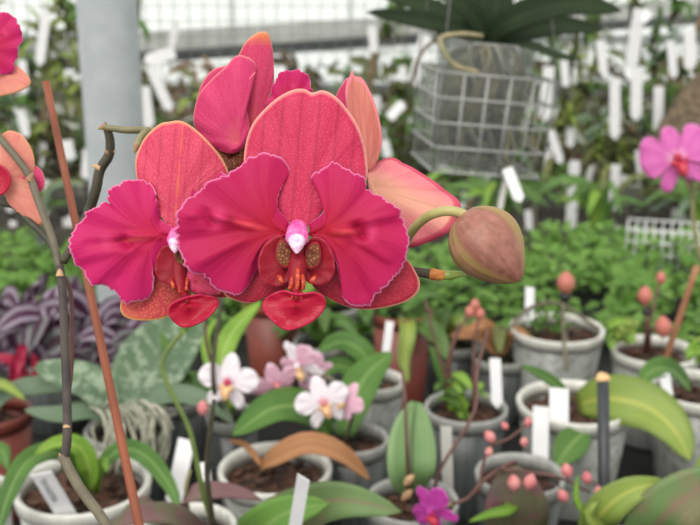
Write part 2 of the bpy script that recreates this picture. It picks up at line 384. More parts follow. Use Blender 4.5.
# overhead pipe that carries the basket, far above the frame
mb = MB(); mb.tube([(-3.2, 1.16, 1.95), (3.2, 1.16, 1.95)], .013, samp=False, k=12); 
for x in (-3.2, 3.2): mb.tube([(x, 1.16, 0), (x, 1.16, 1.95)], .013, samp=False, k=12)
st('trim_8', mb, M['wire'], True)

# grey painted pole
pa, pb = P(105, 0, 1.40), P(127, 330, 1.40)
px_ = (P(104.5, 0, 1.42)).x
mb = MB(); cx_ = P(116, 150, 1.5); pr = 28.8*1.5/F
mb.lathe(Vector((cx_.x, cx_.y, 0)), [(pr, 0), (pr, 2.6)], 48)
pole = build(mb, 'support_pole', M['pole'])
tag(pole, 'thick grey painted steel pole standing behind the crimson orchid', 'pole')

# front bench
BF, BB = .12, 1.98
bt = thing('greenhouse_bench', Vector((0, 1, 0)), 'dark greenhouse bench top that carries all the plant pots', 'bench')
mb = MB()
x0, x1, y0, y1 = cx_.x-pr-.012, cx_.x+pr+.012, cx_.y-pr-.012, cx_.y+pr+.012
for (xa, xb, ya, yb) in ((-1.45, x0, BF, BB), (x1, 1.45, BF, BB), (x0, x1, BF, y0), (x0, x1, y1, BB)):
    mb.box(((xa+xb)/2, (ya+yb)/2, BENCH-.012), xb-xa, yb-ya, .024)
build(mb, 'bench_top', plain('black_matting', (22, 22, 20), .95, (10, 11, 10), 60, bmp=.4), bt, smooth=False)  # black matting, colour lowered further to deepen the shade between pots
for x in (-1.35, 1.35):
    for y in (.2, 1.9):
        mb = MB(); mb.box((x, y, (BENCH-.024)/2), .05, .05, BENCH-.024); build(mb, 'leg', M['wire'], bt, smooth=False)
# back bench
B2 = .70
b2 = thing('greenhouse_bench', Vector((0, 3, 0)), 'rear greenhouse bench under the hanging wire mesh panel', 'bench')
mb = MB(); mb.box((0, 3.0, B2-.02), 5.6, 1.3, .04)
build(mb, 'bench_top', plain('dark_slats', (72, 66, 54), .8, (48, 44, 36), 30), b2, smooth=False)
for x in (-2.7, 2.7):
    for y in (2.45, 3.55):
        mb = MB(); mb.box((x, y, (B2-.04)/2), .05, .05, B2-.04); build(mb, 'leg', M['wire'], b2, smooth=False)

# wire mesh panel standing on the back bench
MY = 3.05
mp = thing('wire_mesh_panel', Vector((0, MY, B2)), 'large grey wire mesh panel hung with mounted plants and white labels', 'wire mesh')
mb = MB()
for i in range(113):
    x = -2.52+i*.045; mb.tube([(x, MY, B2), (x, MY, 1.60)], .0017, samp=False, k=4, cap=False)
for i in range(21):
    z = B2+i*.045; mb.tube([(-2.52, MY, z), (2.52, MY, z)], .0017, samp=False, k=4, cap=False)
build(mb, 'mesh', M['wire_dark'], mp)
mb = MB()
for x in (-2.55, 2.55): mb.tube([(x, MY, B2), (x, MY, 1.66)], .012, samp=False)
mb.tube([(-2.55, MY, 1.62), (2.55, MY, 1.62)], .012, samp=False)
build(mb, 'frame', M['wire'], mp)

# ------------------------------------------------------------------ generic builders
def pot(root, px, py, rw, h=.12, body='pot_grey', rim='pot_rim', fill='bark', taper=.74, ripple=True):
    z = BENCH+h; d = depth_at_z(py, z); c = P(px, py, d); r = rw*d/F; base = Vector((c.x, c.y, BENCH+.001))
    root.location = base
    mb = MB(); t = .0018
    wob = (lambda tt, a: 1+.012*math.sin(a*12)*(.2 if tt > .8 else 1)) if ripple else None
    mb.lathe(base, [(.001, 0), (r*taper*.96, 0), (r*taper, .003), (r*.97, h-.012), (r*.97-t, h-.012), (r*taper-t, .006), (.001, .006)], 56, wob=wob)
    build(mb, 'pot', M[body], root)
    mb = MB(); q = min(.005, r*.09)
    mb.lathe(base, [(r*.965, h-.014), (r*1.0, h-.014), (r*1.02, h-.004), (r*1.02, h-.001), (r*.99, h+.001), (r-q, h-.002), (r-q-.001, h-.014), (r*.965, h-.014)], 56)
    build(mb, 'rim', M[rim], root)
    # substrate of chips
    mb = MB(); n = 14; v = []; f = []
    for i in range(n+1):
        for j in range(40):
            a = 2*math.pi*j/40; rr = (r*.95-.002)*i/n
            p = Vector((c.x+rr*math.cos(a), c.y+rr*math.sin(a), z-.016))
            p.z += noise.noise(p*70)*.006+noise.noise(p*220)*.005; v.append(p)
    for i in range(n):
        for j in range(40): f.append((i*40+j, i*40+(j+1) % 40, (i+1)*40+(j+1) % 40, (i+1)*40+j))
    mb.add(v, f)
    for k in range(26):
        a = R.uniform(0, 6.28); rr = r*.8*math.sqrt(R.random()); s = R.uniform(.004, .009)*max(.6, r/.06)
        X = Vector((R.uniform(-1, 1), R.uniform(-1, 1), R.uniform(-.4, .4))).normalized(); Y = X.cross(Z).normalized()
        mb.box((c.x+rr*math.cos(a), c.y+rr*math.sin(a), z-.013), s*1.5, s, s*.6, X=X, Y=Y, Zz=X.cross(Y))
    mb.v = [Vector(p) for p in mb.v]
    build(mb, 'potting_mix', M[fill], root, smooth=False)
    return c, r, d
def W(pts): return [P(*p) for p in pts]
def leaf(root, pts, wpx, mat, parent=None, fold=.25, shape='leaf', nrm=None, twist=0, name='leaf', wav=0, label=None, th=.0012):
    dm = sum(p[2] for p in pts)/len(pts); mb = MB()
    mb.leaf(W(pts), wpx*dm/F, nrm, fold, shape=shape, twist=twist, wav=wav, seed=pts[0][0])
    o = build(mb, name, M[mat], parent or root, root, solid=th)
    if label: o['label'] = label
    return o
def stem(root, pts, rpx, mat, name='stem', k=8, parent=None, n=6):
    dm = sum(p[2] for p in pts)/len(pts); mb = MB()
    rp = rpx if isinstance(rpx, (list, tuple)) else [rpx, rpx]
    mb.tube(W(pts), [x*dm/F for x in rp], n=n, k=k); return build(mb, name, M[mat], parent or root, root)
def blob(mb, c, axis, L, r, k=10, n=8, wob=None, prof=None):
    axis = axis.normalized(); pr = []
    for i in range(n+1):
        t = i/n; pr.append(((max(.02, math.sin(math.pi*t))**.7 if not prof else prof(t))*r, (t-.5)*L))
    mb.lathe(c, pr, k, axis=axis, wob=wob)
def bud(root, px, py, d, rpx, mat, ang=90, L=1.35, parent=None):
    a = math.radians(ang); ax = RT*math.cos(a)+UP*math.sin(a); mb = MB()
    blob(mb, P(px, py, d), ax, rpx*2*L*d/F, rpx*d/F, 14, 10); return build(mb, 'bud', M[mat], parent or root, root)
def petal(root, parent, name, fr, base, outline, mat, z0=0, z1=0, z2=0, cup=0, ruf=0, k=9, serr=0, seed=1, nr=16, na=110, th=.0007, bulge=0, label=None, folds=(), fan=None):
    """fr = (px0, py0, depth): local frame facing the camera; outline/base in photo pixels; z in mm toward the viewer"""
    s = fr[2]/F; O = P(*fr)
    out = catmull([(x, y, 0) for x, y in outline], na, True)
    B = Vector((base[0], base[1], 0)); cen = sum(out, Vector((0, 0, 0)))/na
    ax = (cen-B); ax = ax.normalized() if ax.length > 1e-6 else Vector((0, 1, 0)); pe = Vector((-ax.y, ax.x, 0))
    L = max((p-B).dot(ax) for p in out); Wd = max(abs((p-B).dot(pe)) for p in out)
    v = []; uv = []; u2 = []; f = []
    for i in range(nr+1):
        t = i/nr
        for j, p in enumerate(out):
            a = j/na
            if fan:
                C = Vector((fan[0], fan[1], 0)); kq = min(1, (p-B).length/(C-B).length)*.75; q1 = B.lerp(C, kq)
                q = B*(1-t)**2+q1*2*t*(1-t)+p*t*t
            else: q = B.lerp(p, t)
            if serr: q += (p-B).normalized()*serr*t**6*(noise.noise(Vector((p.x*.21, p.y*.21, seed)))+.7*noise.noise(Vector((p.x*.5, p.y*.5, seed+5))))
            al = (q-B).dot(ax)/L; pw = (q-B).dot(pe)/Wd
            nz = noise.noise(Vector((p.x*.03, p.y*.03, seed*3.1)))
            z = z0+z1*al+z2*al*al+cup*pw*pw+bulge*math.sin(math.pi*min(1, t))+ruf*t**3*(math.sin(k*2*math.pi*a+seed)+1.2*nz)
            for (fx, fy, gx, gy, am, wd_) in folds:
                ex, ey = gx-fx, gy-fy; ll = ex*ex+ey*ey; k_ = ((q.x-fx)*ex+(q.y-fy)*ey)/ll; kk_ = min(1, max(0, k_))
                dd2 = (q.x-fx-ex*kk_)**2+(q.y-fy-ey*kk_)**2; z += am*math.exp(-dd2/(wd_*wd_))
            v.append(O+RT*(q.x-fr[0])*s-UP*(q.y-fr[1])*s-FW*z*.001)
            uv.append((a, t)); u2.append((pw, al))
    for i in range(nr):
        for j in range(na): f.append((i*na+j, i*na+(j+1) % na, (i+1)*na+(j+1) % na, (i+1)*na+j))
    mb = MB(); mb.add(v, f, uv, u2)
    o = build(mb, name, M[mat], parent, root, solid=th)
    if label: o['label'] = label
    return o

# ------------------------------------------------------------------ the crimson moth orchid
D0 = .352
base_pt = P(215, 975, .42)
orc = thing('moth_orchid', Vector((base_pt.x, base_pt.y, BENCH+.001)), 'crimson moth orchid in sharp focus with large ruffled flowers, fat bud and dark branching stem', 'orchid')
# pot below the frame
zr = .115; r_ = .062; bp = orc.location.copy()
mb = MB(); mb.lathe(bp, [(.001, 0), (r_*.75, 0), (r_, zr), (r_-.002, zr), (r_*.75-.002, .005), (.001, .005)], 48); build(mb, 'pot', M['pot_grey'], orc)
mb = MB(); mb.lathe(bp+Z*(zr-.02), [(.001, .002), (r_*.5, .004), (r_*.95, 0)], 40); build(mb, 'potting_mix', M['bark'], orc)

def column_mesh(root, fr, cx, cy, sc, capm=True):
    s = fr[2]/F; mb = MB(); O = P(*fr)
    def Q(x, y, z): return O+RT*(cx+x*sc-fr[0])*s-UP*(cy+y*sc-fr[1])*s-FW*z*.001
    mb.tube([Q(0, -13, -1), Q(0, -6, 3), Q(0, 1, 5.5)], [5*sc*s, 9.5*sc*s, 11*sc*s, 9*sc*s], n=8, k=16)
    blob(mb, Q(0, 0, 6.0), -FW, 10*sc*s, 11.5*sc*s, 16, 8)
    # receptacle and pedicel start behind the petals
    blob(mb, Q(0, -2, -2), FW, 20*sc*s, 7*sc*s, 12, 8)
    fl = build(mb, 'flower', M['column'], root)
    fl['label'] = 'flower with a magenta column at its centre'
    mb = MB(); blob(mb, Q(0, 7.5, 8.0), (-UP-FW*.35), 20*sc*s, 8.5*sc*s, 16, 10, prof=lambda t: max(.03, math.sin(math.pi*t**.6))**.7); build(mb, 'anther_cap', M['cap'], fl, root)
    return fl

# main flower
fr = (298, 238, D0)
fl = column_mesh(orc, fr, 298, 237, 1.0)
petal(orc, fl, 'dorsal_sepal', fr, (300, 224), [(300, 228), (286, 220), (273, 203), (256, 184), (244, 165), (243, 152), (246, 135), (254, 118), (271, 100), (290, 89), (303, 87), (312, 91), (323, 88.5), (338, 97), (354, 117), (363, 138), (367, 160), (366, 180), (348, 198), (325, 208), (314, 222)], 'sepal', z0=-1.5, z1=-1, z2=-1.5, cup=-3, seed=2, fan=(304, 180), ruf=.4, label='broad rose upright sepal with fine net veins and a pale rim')
petal(orc, fl, 'lateral_sepal', fr, (294, 252), [(297, 246), (272, 250), (244, 262), (224, 280), (222, 294), (234, 301), (250, 303.5), (264, 298), (284, 290), (298, 275)], 'latsep', z0=-2.5, z1=-3, cup=-2, seed=3)
petal(orc, fl, 'lateral_sepal', fr, (304, 250), [(300, 246), (330, 240), (370, 245), (405, 258), (417, 273), (421, 285), (417, 295), (402, 304), (372, 310), (350, 308), (333, 301), (316, 290), (305, 272)], 'latsep', z0=-2.5, z1=-3, cup=-2, seed=4)
petal(orc, fl, 'petal', fr, (291, 235), [(288, 224), (279, 211), (277, 199), (283, 183), (289, 170), (284, 161), (273, 155), (264, 153), (248, 159), (238, 167), (228, 174), (211, 182), (196, 194), (184, 204), (178, 216), (177, 232), (179, 248), (185, 264), (192, 272), (203, 275), (210, 283), (216, 290), (227, 293), (238, 295), (245, 289), (251, 279), (256, 270), (266, 252), (280, 243)], 'petal', z0=0, z1=5, z2=-3, cup=-2.5, ruf=1.0, k=7, serr=3.0, seed=5, bulge=1.0, fan=(246, 224), nr=34, na=200, folds=((206, 214, 214, 224, -3.2, 5), (214, 216, 250, 226, 1.3, 4), (190, 240, 236, 232, -.8, 6), (200, 262, 244, 240, .8, 5), (192, 216, 204, 214, 1.4, 4)), label='left ruffled crimson petal')
petal(orc, fl, 'petal', fr, (307, 235), [(310, 226), (322, 214), (326, 204), (322, 192), (315, 182), (311, 176), (320, 171), (327, 165), (335, 161), (345, 168), (355, 174), (364, 178), (368, 190), (382, 198), (398, 209), (404, 222), (409, 240), (406, 258), (401, 270), (391, 281), (383, 289), (375, 295), (371, 304), (357, 306), (345, 301), (341, 284), (336, 264), (327, 246), (316, 240)], 'petal', z0=0, z1=5, z2=-3.5, cup=-2.5, ruf=1.0, k=8, serr=3.0, seed=6, bulge=1.0, fan=(350, 226), nr=34, na=200, folds=((357, 228, 362, 236, -3.4, 5), (332, 231, 355, 231, 1.5, 4), (366, 222, 392, 216, 1.1, 5), (364, 244, 386, 258, 1.3, 5), (350, 250, 362, 290, -.9, 7)), label='right ruffled crimson petal')
# lip
petal(orc, fl, 'side_lobe', fr, (284, 266), [(282, 236), (274, 238), (264, 247), (259, 262), (262, 278), (272, 286), (286, 284), (292, 270), (290, 250)], 'lobe', z0=2.2, z1=1, cup=0, bulge=-1, seed=7, nr=10, na=60, ruf=.2)
petal(orc, fl, 'side_lobe', fr, (312, 266), [(313, 237), (324, 240), (332, 252), (335, 268), (330, 280), (320, 285), (308, 282), (304, 270), (306, 250)], 'lobe', z0=2.2, z1=1, cup=0, bulge=-1, seed=8, nr=10, na=60, ruf=.2)
petal(orc, fl, 'throat', fr, (285, 252), [(281, 240), (287, 243), (292, 254), (291, 266), (285, 268), (278, 262), (277, 250)], 'throat', z0=3.6, bulge=.8, seed=9, nr=8, na=40)
petal(orc, fl, 'throat', fr, (314, 254), [(318, 243), (311, 244), (306, 254), (307, 267), (313, 269), (320, 263), (321, 252)], 'throat', z0=3.6, bulge=.8, seed=10, nr=8, na=40)
lip = petal(orc, fl, 'lip', fr, (297, 305), [(299, 293), (284, 290), (271, 295), (264, 302), (266, 311), (276, 321), (284, 327), (290, 328.5), (298, 327), (312, 321), (323, 311), (326.5, 300), (318, 292)], 'lip', z0=10.5, z1=0, z2=-1, cup=-3.2, bulge=-2.2, seed=11, nr=12, na=70, ruf=.25, label='glossy red front lobe of the lip')
s = D0/F
def Q0(x, y, z): return P(*fr)+RT*(x-fr[0])*s-UP*(y-fr[1])*s-FW*z*.001
mb = MB()
for x0, y0, x1, y1, r in ((298, 290, 298, 266, 3.0), (291, 289, 293, 274, 2.6), (304, 289, 303, 273, 2.6), (284, 282, 279, 276, 3.0), (311, 282, 316, 276, 3.0), (293, 299, 293, 288, 1.6), (302, 299, 301, 288, 1.6)):
    mb.tube([Q0(x0, y0, 8.4), Q0((x0+x1)/2+1, (y0+y1)/2, 8.8), Q0(x1, y1, 5.8)], [r*s*.7, r*s, r*s*.5], n=6, k=8)
build(mb, 'callus', M['callus'], fl, orc)
mb = MB(); mb.tube([Q0(298, 300, 9), Q0(297, 285, 6.4), Q0(298, 265, 3), Q0(298, 245, 0)], [2*s, 8*s, 10*s, 6*s], n=8, k=14); build(mb, 'lip_claw', M['lobe'], fl, orc)
# left flower
fr2 = (176, 240, .366)
f2 = column_mesh(orc, fr2, 179, 240, .8)
petal(orc, f2, 'dorsal_sepal', fr2, (174, 228), [(172, 230), (160, 216), (146, 200), (136, 182), (133.5, 168), (134, 154), (142, 137), (157, 123), (168, 120.5), (180, 120), (194, 128), (211, 145), (222, 160), (227, 174), (222, 192), (207, 206), (192, 220), (180, 230)], 'sepalL', z0=-1, z1=-1, z2=-1.5, cup=-3, seed=12, fan=(176, 185), ruf=.3, label='rose upright sepal with an orange streak and yellow rim')
petal(orc, f2, 'lateral_sepal', fr2, (176, 250), [(172, 246), (155, 262), (135, 280), (119, 298), (117, 312), (126, 319.5), (148, 321), (170, 315), (188, 298), (186, 262)], 'latsepL', z0=-2.5, z1=-3, cup=-2, seed=13, label='rose sepal densely freckled with yellow')
petal(orc, f2, 'lateral_sepal', fr2, (182, 250), [(184, 246), (205, 255), (230, 268), (240, 285), (232, 296), (210, 298), (190, 290), (180, 262)], 'latsep', z0=-2.5, z1=-3, cup=-2, seed=14)
petal(orc, f2, 'petal', fr2, (173, 236), [(173, 229), (161, 220), (158, 204), (155, 190), (147, 182), (135, 179), (125, 181), (115, 186), (108, 191), (107, 198), (109, 204), (103, 202), (98, 208), (90, 211), (84, 218), (76, 228), (70.5, 243), (73, 258), (80, 268), (87, 277), (92, 285), (101, 284), (109, 288), (117, 294), (122, 302), (132, 302), (142, 301), (151, 293), (154, 280), (154, 268), (160, 256), (170, 247)], 'petalL', z0=0, z1=4, z2=-3, cup=-2.5, ruf=1.0, k=8, serr=3.4, seed=15, bulge=1.0, fan=(134, 234), nr=34, na=200, folds=((126, 240, 129, 245, -3.0, 4.5), (132, 236, 160, 236, 1.3, 4), (90, 244, 122, 242, -1.0, 5), (84, 258, 124, 250, .9, 5), (120, 278, 140, 256, -.8, 5)), label='left ruffled magenta petal with torn edge')
petal(orc, f2, 'petal', fr2, (183, 238), [(184, 230), (190, 210), (191, 190), (194, 177), (204, 171), (218, 171), (236, 182), (246, 210), (243, 250), (232, 276), (214, 288), (197, 286), (190, 274), (186, 256)], 'petalL', z0=-.5, z1=0, z2=-2, cup=-2.5, ruf=.6, serr=2, seed=16)
petal(orc, f2, 'side_lobe', fr2, (178, 268), [(170, 246), (162, 249), (157, 260), (157, 274), (166, 283), (180, 286), (188, 280), (184, 262)], 'lobe', z0=2.5, bulge=-.8, seed=17, nr=10, na=60, ruf=.2)
petal(orc, f2, 'side_lobe', fr2, (200, 282), [(190, 272), (200, 267), (209, 272), (218, 284), (223, 292), (210, 295), (196, 293), (190, 283)], 'back', z0=4.5, bulge=1, seed=18, nr=10, na=60, ruf=.4)
petal(orc, f2, 'throat', fr2, (182, 258), [(177, 248), (184, 250), (189, 260), (188, 268), (182, 268), (177, 260)], 'throat', z0=4, bulge=.6, seed=19, nr=8, na=36)
petal(orc, f2, 'lip', fr2, (192, 306), [(188, 297), (176, 303), (172, 311), (175, 319), (182, 325), (189, 326.5), (200, 323), (213, 315), (221, 304), (218, 297), (203, 294)], 'lip', z0=9, cup=-3, bulge=-2, seed=20, nr=12, na=60, ruf=.25)
s2 = .366/F
def Q2(x, y, z): return P(*fr2)+RT*(x-fr2[0])*s2-UP*(y-fr2[1])*s2-FW*z*.001
mb = MB(); mb.tube([Q2(192, 303, 7.5), Q2(184, 288, 6), Q2(180, 268, 3), Q2(179, 248, 0)], [2*s2, 7*s2, 7*s2, 5*s2], n=8, k=12); build(mb, 'lip_claw', M['lobe'], f2, orc)
mb = MB()
for x0, y0, x1, y1 in ((184, 292, 182, 276), (190, 290, 190, 278), (178, 288, 174, 278)): mb.tube([Q2(x0, y0, 8.3), Q2(x1, y1, 6.5)], [2*s2, 1.5*s2], samp=False)
build(mb, 'callus', M['callus'], f2, orc)
# flower behind, upper left, seen from the side
fr3 = (235, 140, .385); s3 = .385/F
mb = MB(); O3 = P(*fr3)
blob(mb, P(232, 150, .392), UP, 22*s3, 7*s3, 12, 8); f3 = build(mb, 'flower', M['column'], orc); f3['label'] = 'half-hidden rose flower behind, upper left'
petal(orc, f3, 'petal', fr3, (225, 140), [(205, 130), (196, 112), (195, 96), (199, 82), (209, 69), (220, 64), (232, 66), (240, 90), (240, 130), (228, 145)], 'rearpink', z0=-5, cup=-3, seed=21, label='pink petal at the back of the cluster')
petal(orc, f3, 'dorsal_sepal', fr3, (252, 130), [(238, 135), (233, 110), (231, 85), (233, 66), (243, 45), (254, 34), (262, 30), (267.5, 32), (271, 46), (272.5, 66), (271, 86), (265, 105), (258, 125), (250, 140)], 'back', z0=-1, cup=-5, seed=22, ruf=.3, label='pointed pink sepal with an orange tip')
petal(orc, f3, 'petal', fr3, (240, 145), [(222, 152), (207, 142), (196, 128), (194.5, 115), (199, 98), (212, 82), (224, 72), (236, 58), (247, 58), (254, 62), (256, 70), (249, 82), (244, 102), (248, 116), (250, 130), (246, 145), (236, 154)], 'rearpink', z0=4, cup=-4, bulge=1.5, seed=23, ruf=.6, label='folded rose petal with a raised crease')
petal(orc, f3, 'throat', fr3, (230, 158), [(214, 140), (228, 150), (244, 138), (247, 150), (240, 170), (228, 182), (216, 165)], 'throat', z0=1, bulge=1, seed=24, nr=10, na=50)
# magenta petal peeking behind the main sepal
fr4 = (290, 100, .38)
mb = MB(); blob(mb, P(292, 110, .392), UP, 26*s3, 7*s3, 12, 8); f4 = build(mb, 'flower', M['column'], orc); f4['label'] = 'flower hidden behind the main one, magenta petal showing'
petal(orc, f4, 'petal', fr4, (288, 115), [(276, 120), (266, 106), (271, 94), (273, 85), (279, 75), (286, 71), (297, 70), (305, 74), (309, 78), (312, 90), (316, 105), (304, 120)], 'petalL', z0=0, cup=-2, ruf=.6, serr=2.5, seed=25)
# right rear flower seen from behind
fr5 = (378, 165, .388)
mb = MB(); blob(mb, P(366, 172, .392), RT, 26*s3, 7*s3, 12, 8); f5 = build(mb, 'flower', M['column'], orc); f5['label'] = 'flower turned away at the right, peach backs showing'
petal(orc, f5, 'petal', fr5, (352, 150), [(340, 140), (334, 115), (336, 96), (342, 84), (349, 77), (356, 90), (364, 120), (368, 150), (364, 168), (350, 165)], 'rearpink', z0=-1.5, cup=-2, seed=26)
petal(orc, f5, 'dorsal_sepal', fr5, (366, 168), [(360, 160), (352, 130), (346, 100), (347, 84), (350, 77), (352, 71), (354, 76), (362, 78), (368, 88), (374, 103), (379, 122), (381, 142), (378, 158), (370, 170)], 'peachtall', z0=0, cup=4, seed=27, label='hooded peach sepal with pink rim')
petal(orc, f5, 'petal', fr5, (374, 186), [(368, 172), (376, 163), (386, 158), (395, 157.5), (404, 163), (414, 168), (428, 177), (444, 189), (459, 202), (459, 213), (455, 224), (447, 233), (436, 239), (426, 243), (412, 247), (398, 240), (385, 225), (372, 200)], 'peach', z0=-1, z1=3, cup=-4, ruf=.5, seed=28, bulge=.8, label='large pointed peach petal with rose edges')
# pedicels of the flowers, rachis
ra = [(104, 127, .40), (125, 130, .40), (150, 131, .402), (200, 142, .402), (250, 165, .400), (300, 205, .398), (350, 245, .394), (395, 266, .388), (420, 272, .380), (438, 274, .376)]
stem(orc, ra, [3.4, 4.2, 4.4, 4, 3.6, 3.6], 'stem_green', 'flower_spike', n=8)
for (a_, b2_) in (((255, 166, .400), (298, 236, .362)), ((165, 133, .402), (179, 238, .375)), ((215, 147, .402), (232, 150, .392)), ((262, 172, .399), (292, 112, .392)), ((330, 230, .396), (366, 172, .392))):
    m_ = ((a_[0]+b2_[0])/2, (a_[1]+b2_[1])/2, max(a_[2], b2_[2])+.003); stem(orc, [a_, m_, b2_], 2.4, 'pedicel', 'pedicel')
stem(orc, [(148, 130, .401), (140, 138, .396), (136, 148, .390)], [4, 3.6, 3], 'stem_green', 'side_branch')
# tip of the spike
stem(orc, [(412, 271, .382), (430, 274, .377), (434, 275, .376)], [4.6, 4.8, 5.2], 'stem_dark', 'spike_tip', k=12)
stem(orc, [(431, 274, .3765), (438, 275, .3755), (445, 275, .375)], [6, 5.6, 4.6], 'orange_cut', 'bract', k=10)
stem(orc, [(440, 275.5, .3755), (452, 275, .375), (461, 274, .3745), (467, 276, .374)], [4.4, 5, 3.6, .8], 'greentip', 'growing_tip', k=10)
# bud and its pedicel
stem(orc, [(392, 264, .388), (404, 246, .384), (413, 230, .374), (427, 217, .366), (445, 211, .362), (460, 213, .361), (470, 219, .361)], [4, 4.6, 4.6, 4.8, 5.2], 'pedicel', 'bud_stalk', k=12)
bm_, bn, bb, bo = nodes('bud_skin'); uv_, u_, v_ = uvmap(bn)
wv = bn.nodes.new('ShaderNodeMath'); wv.operation = 'MULTIPLY'; bn.links.new(u_, wv.inputs[0]); wv.inputs[1].default_value = 3*2*math.pi
sn = bn.nodes.new('ShaderNodeMath'); sn.operation = 'COSINE'; bn.links.new(wv.outputs[0], sn.inputs[0])
c_ = mixc(bn, maprange(bn, noise_(bn, mapping(bn, uv_, (26, 2, 1)), 1, 4), .35, .7), lin((146, 92, 80)), lin((122, 78, 60)))
c_ = mixc(bn, maprange(bn, sn.outputs[0], .35, .85, 0, .85), c_, lin((146, 126, 70)))
c_ = mixc(bn, maprange(bn, noise_(bn, objco(bn), 240, 4), .45, .65, 0, .6), c_, lin((164, 112, 98)))
bn.links.new(c_, bb.inputs['Base Color']); bb.inputs['Roughness'].default_value = .5
bump(bn, bb, noise_(bn, mapping(bn, uv_, (40, 2, 1)), 1, 4), .4)
ba, bz = P(460, 215, .362), P(520, 281, .358); ax = bz-ba; L = ax.length; ax.normalize()
def budprof(t): return (max(0, math.sin(math.pi*t**.80)))**.56*(1-.18*t**3)
mb = MB(); pr_ = [(max(.0004, budprof(i/28)*37*.36/F), L*i/28) for i in range(29)]
A0 = ax.orthogonal().normalized()
mb.lathe(ba, pr_, 72, axis=ax, wob=lambda t, a: 1+.10*abs(math.cos(1.5*a+.3))**.6*math.sin(math.pi*t)-.06+.014*math.sin(9*a+3*t))
o = build(mb, 'bud', bm_, orc); o['label'] = 'fat closed flower bud, dusky pink with olive seams'
# main stem down to the pot
stem(orc, [(107, 128, .402), (110, 140, .404), (109, 155, .406), (100, 170, .408), (96, 189, .410), (89, 211, .414), (76, 240, .418), (63, 262, .42)], [4.2, 5, 5.2, 5, 4.8, 4.4], 'stem_dark', 'stem')
stem(orc, [(-14, 120, .43), (0, 138, .43), (27, 172, .43), (38, 200, .428), (52, 238, .424), (60, 268, .42)], [3.6, 4, 4, 4], 'stem_grey', 'stem')
stem(orc, [(-14, 195, .44), (2, 203, .438), (16, 207, .436), (30, 222, .432), (46, 237, .428), (56, 252, .424)], [3.4, 3.6, 3.6], 'stem_dark', 'stem')
bpz = orc.location+Z*.1
mb = MB(); mb.tube(W([(60, 266, .42), (63, 300, .42), (65, 350, .42), (67, 400, .42), (67, 440, .42), (64, 460, .42)]), [4.2*.42/F, 4.6*.42/F], n=6, k=10); build(mb, 'stem', M['stem_main'], orc)
mb = MB(); mb.tube(W([(62, 455, .42), (76, 482, .419), (92, 505, .418), (108, 528, .417), (135, 600, .417)])+[P(175, 760, .418), bpz], [5.5*.42/F, 5*.42/F, 5.5*.42/F, 5.5*.42/F], n=6, k=10); build(mb, 'stem', M['stem_grey'], orc)
stem(orc, [(58, 268, .424), (70, 290, .428), (72, 330, .428), (71, 372, .428), (67, 400, .422)], [2.6, 2.6], 'stem_brown', 'stem')
for x, y, d, ang in ((103, 127, .401, 200), (110, 152, .405, 10), (97, 167, .407, 165), (136, 148, .390, 250), (31, 177, .4285, 60), (60, 272, .419, 90), (67, 423, .4195, 90), (62, 458, .4195, 120), (20, 208, .435, 90)):
    a_ = math.radians(ang); axx = RT*math.cos(a_)+UP*math.sin(a_); mb = MB()
    blob(mb, P(x, y, d)+axx*.0004, axx, 10*d/F, 5.2*d/F, 10, 6, prof=lambda t: max(.05, (1-t)**.8)*(.8+.2*t)); build(mb, 'bract', M['node'], orc)
# flowers at the left edge on the same plant
fr6 = (-10, 55, .43); s6 = .43/F
mb = MB(); blob(mb, P(-14, 60, .435), UP, 20*s6, 7*s6); f6 = build(mb, 'flower', M['column'], orc); f6['label'] = 'magenta and orange flower cut by the left edge'
petal(orc, f6, 'petal', fr6, (-14, 52), [(-20, 14), (0, 13), (12, 16), (20, 24), (24, 34), (22, 46), (17, 58), (14, 72), (4, 75), (-14, 72), (-30, 50)], 'petalL', z0=3, cup=-2, ruf=.6, serr=2, seed=31)
petal(orc, f6, 'lateral_sepal', fr6, (-12, 60), [(-12, 50), (10, 62), (20, 68), (29, 78), (29, 85), (20, 91), (5, 95), (-15, 94)], 'orange_petal', z0=0, cup=-2, seed=32)
fr7 = (-5, 180, .43)
mb = MB(); blob(mb, P(-8, 182, .435), UP, 20*s6, 7*s6); f7 = build(mb, 'flower', M['column'], orc); f7['label'] = 'peach flower with a crimson lip at the left edge'
petal(orc, f7, 'dorsal_sepal', fr7, (0, 175), [(-12, 170), (-8, 142), (2, 132), (10, 130), (21, 135), (30, 149), (32, 165), (28, 174), (12, 182)], 'orange_petal', z0=-2, cup=-2, seed=33)
petal(orc, f7, 'petal', fr7, (2, 180), [(10, 172), (28, 164), (40, 172), (42, 186), (30, 196), (8, 196)], 'rearpink', z0=-3, cup=-2, seed=34)
petal(orc, f7, 'lateral_sepal', fr7, (0, 185), [(8, 180), (24, 180), (36, 190), (44, 208), (44, 221), (36, 225), (20, 214), (6, 200)], 'orange_petal', z0=-1, cup=-2, seed=35)
petal(orc, f7, 'lip', fr7, (-4, 180), [(-10, 166), (4, 166), (13, 175), (13, 186), (4, 196), (-10, 194)], 'lip', z0=4, bulge=-1, seed=36, nr=8, na=40)
stem(orc, [(-12, 62, .437), (-25, 100, .436), (-14, 122, .43)], 3, 'stem_grey', 'pedicel'); stem(orc, [(-8, 182, .437), (-16, 192, .44), (-12, 196, .44)], 3, 'stem_grey', 'pedicel')

# orange cane stake
mb = MB(); t0, t1 = P(46, 82, .475), P(139, 525, .44); dd = (t1-t0).normalized(); zt = BENCH+.05
t2 = t0+dd*((zt-t0.z)/dd.z)
mb.tube([t0, t1, t2], [3.6*.47/F, 4.6*.47/F, 4.8*.45/F], n=12, k=12); o = build(mb, 'plant_stake', M['cane'])
tag(o, 'long slanting orange-brown cane behind the left crimson petals', 'stake')

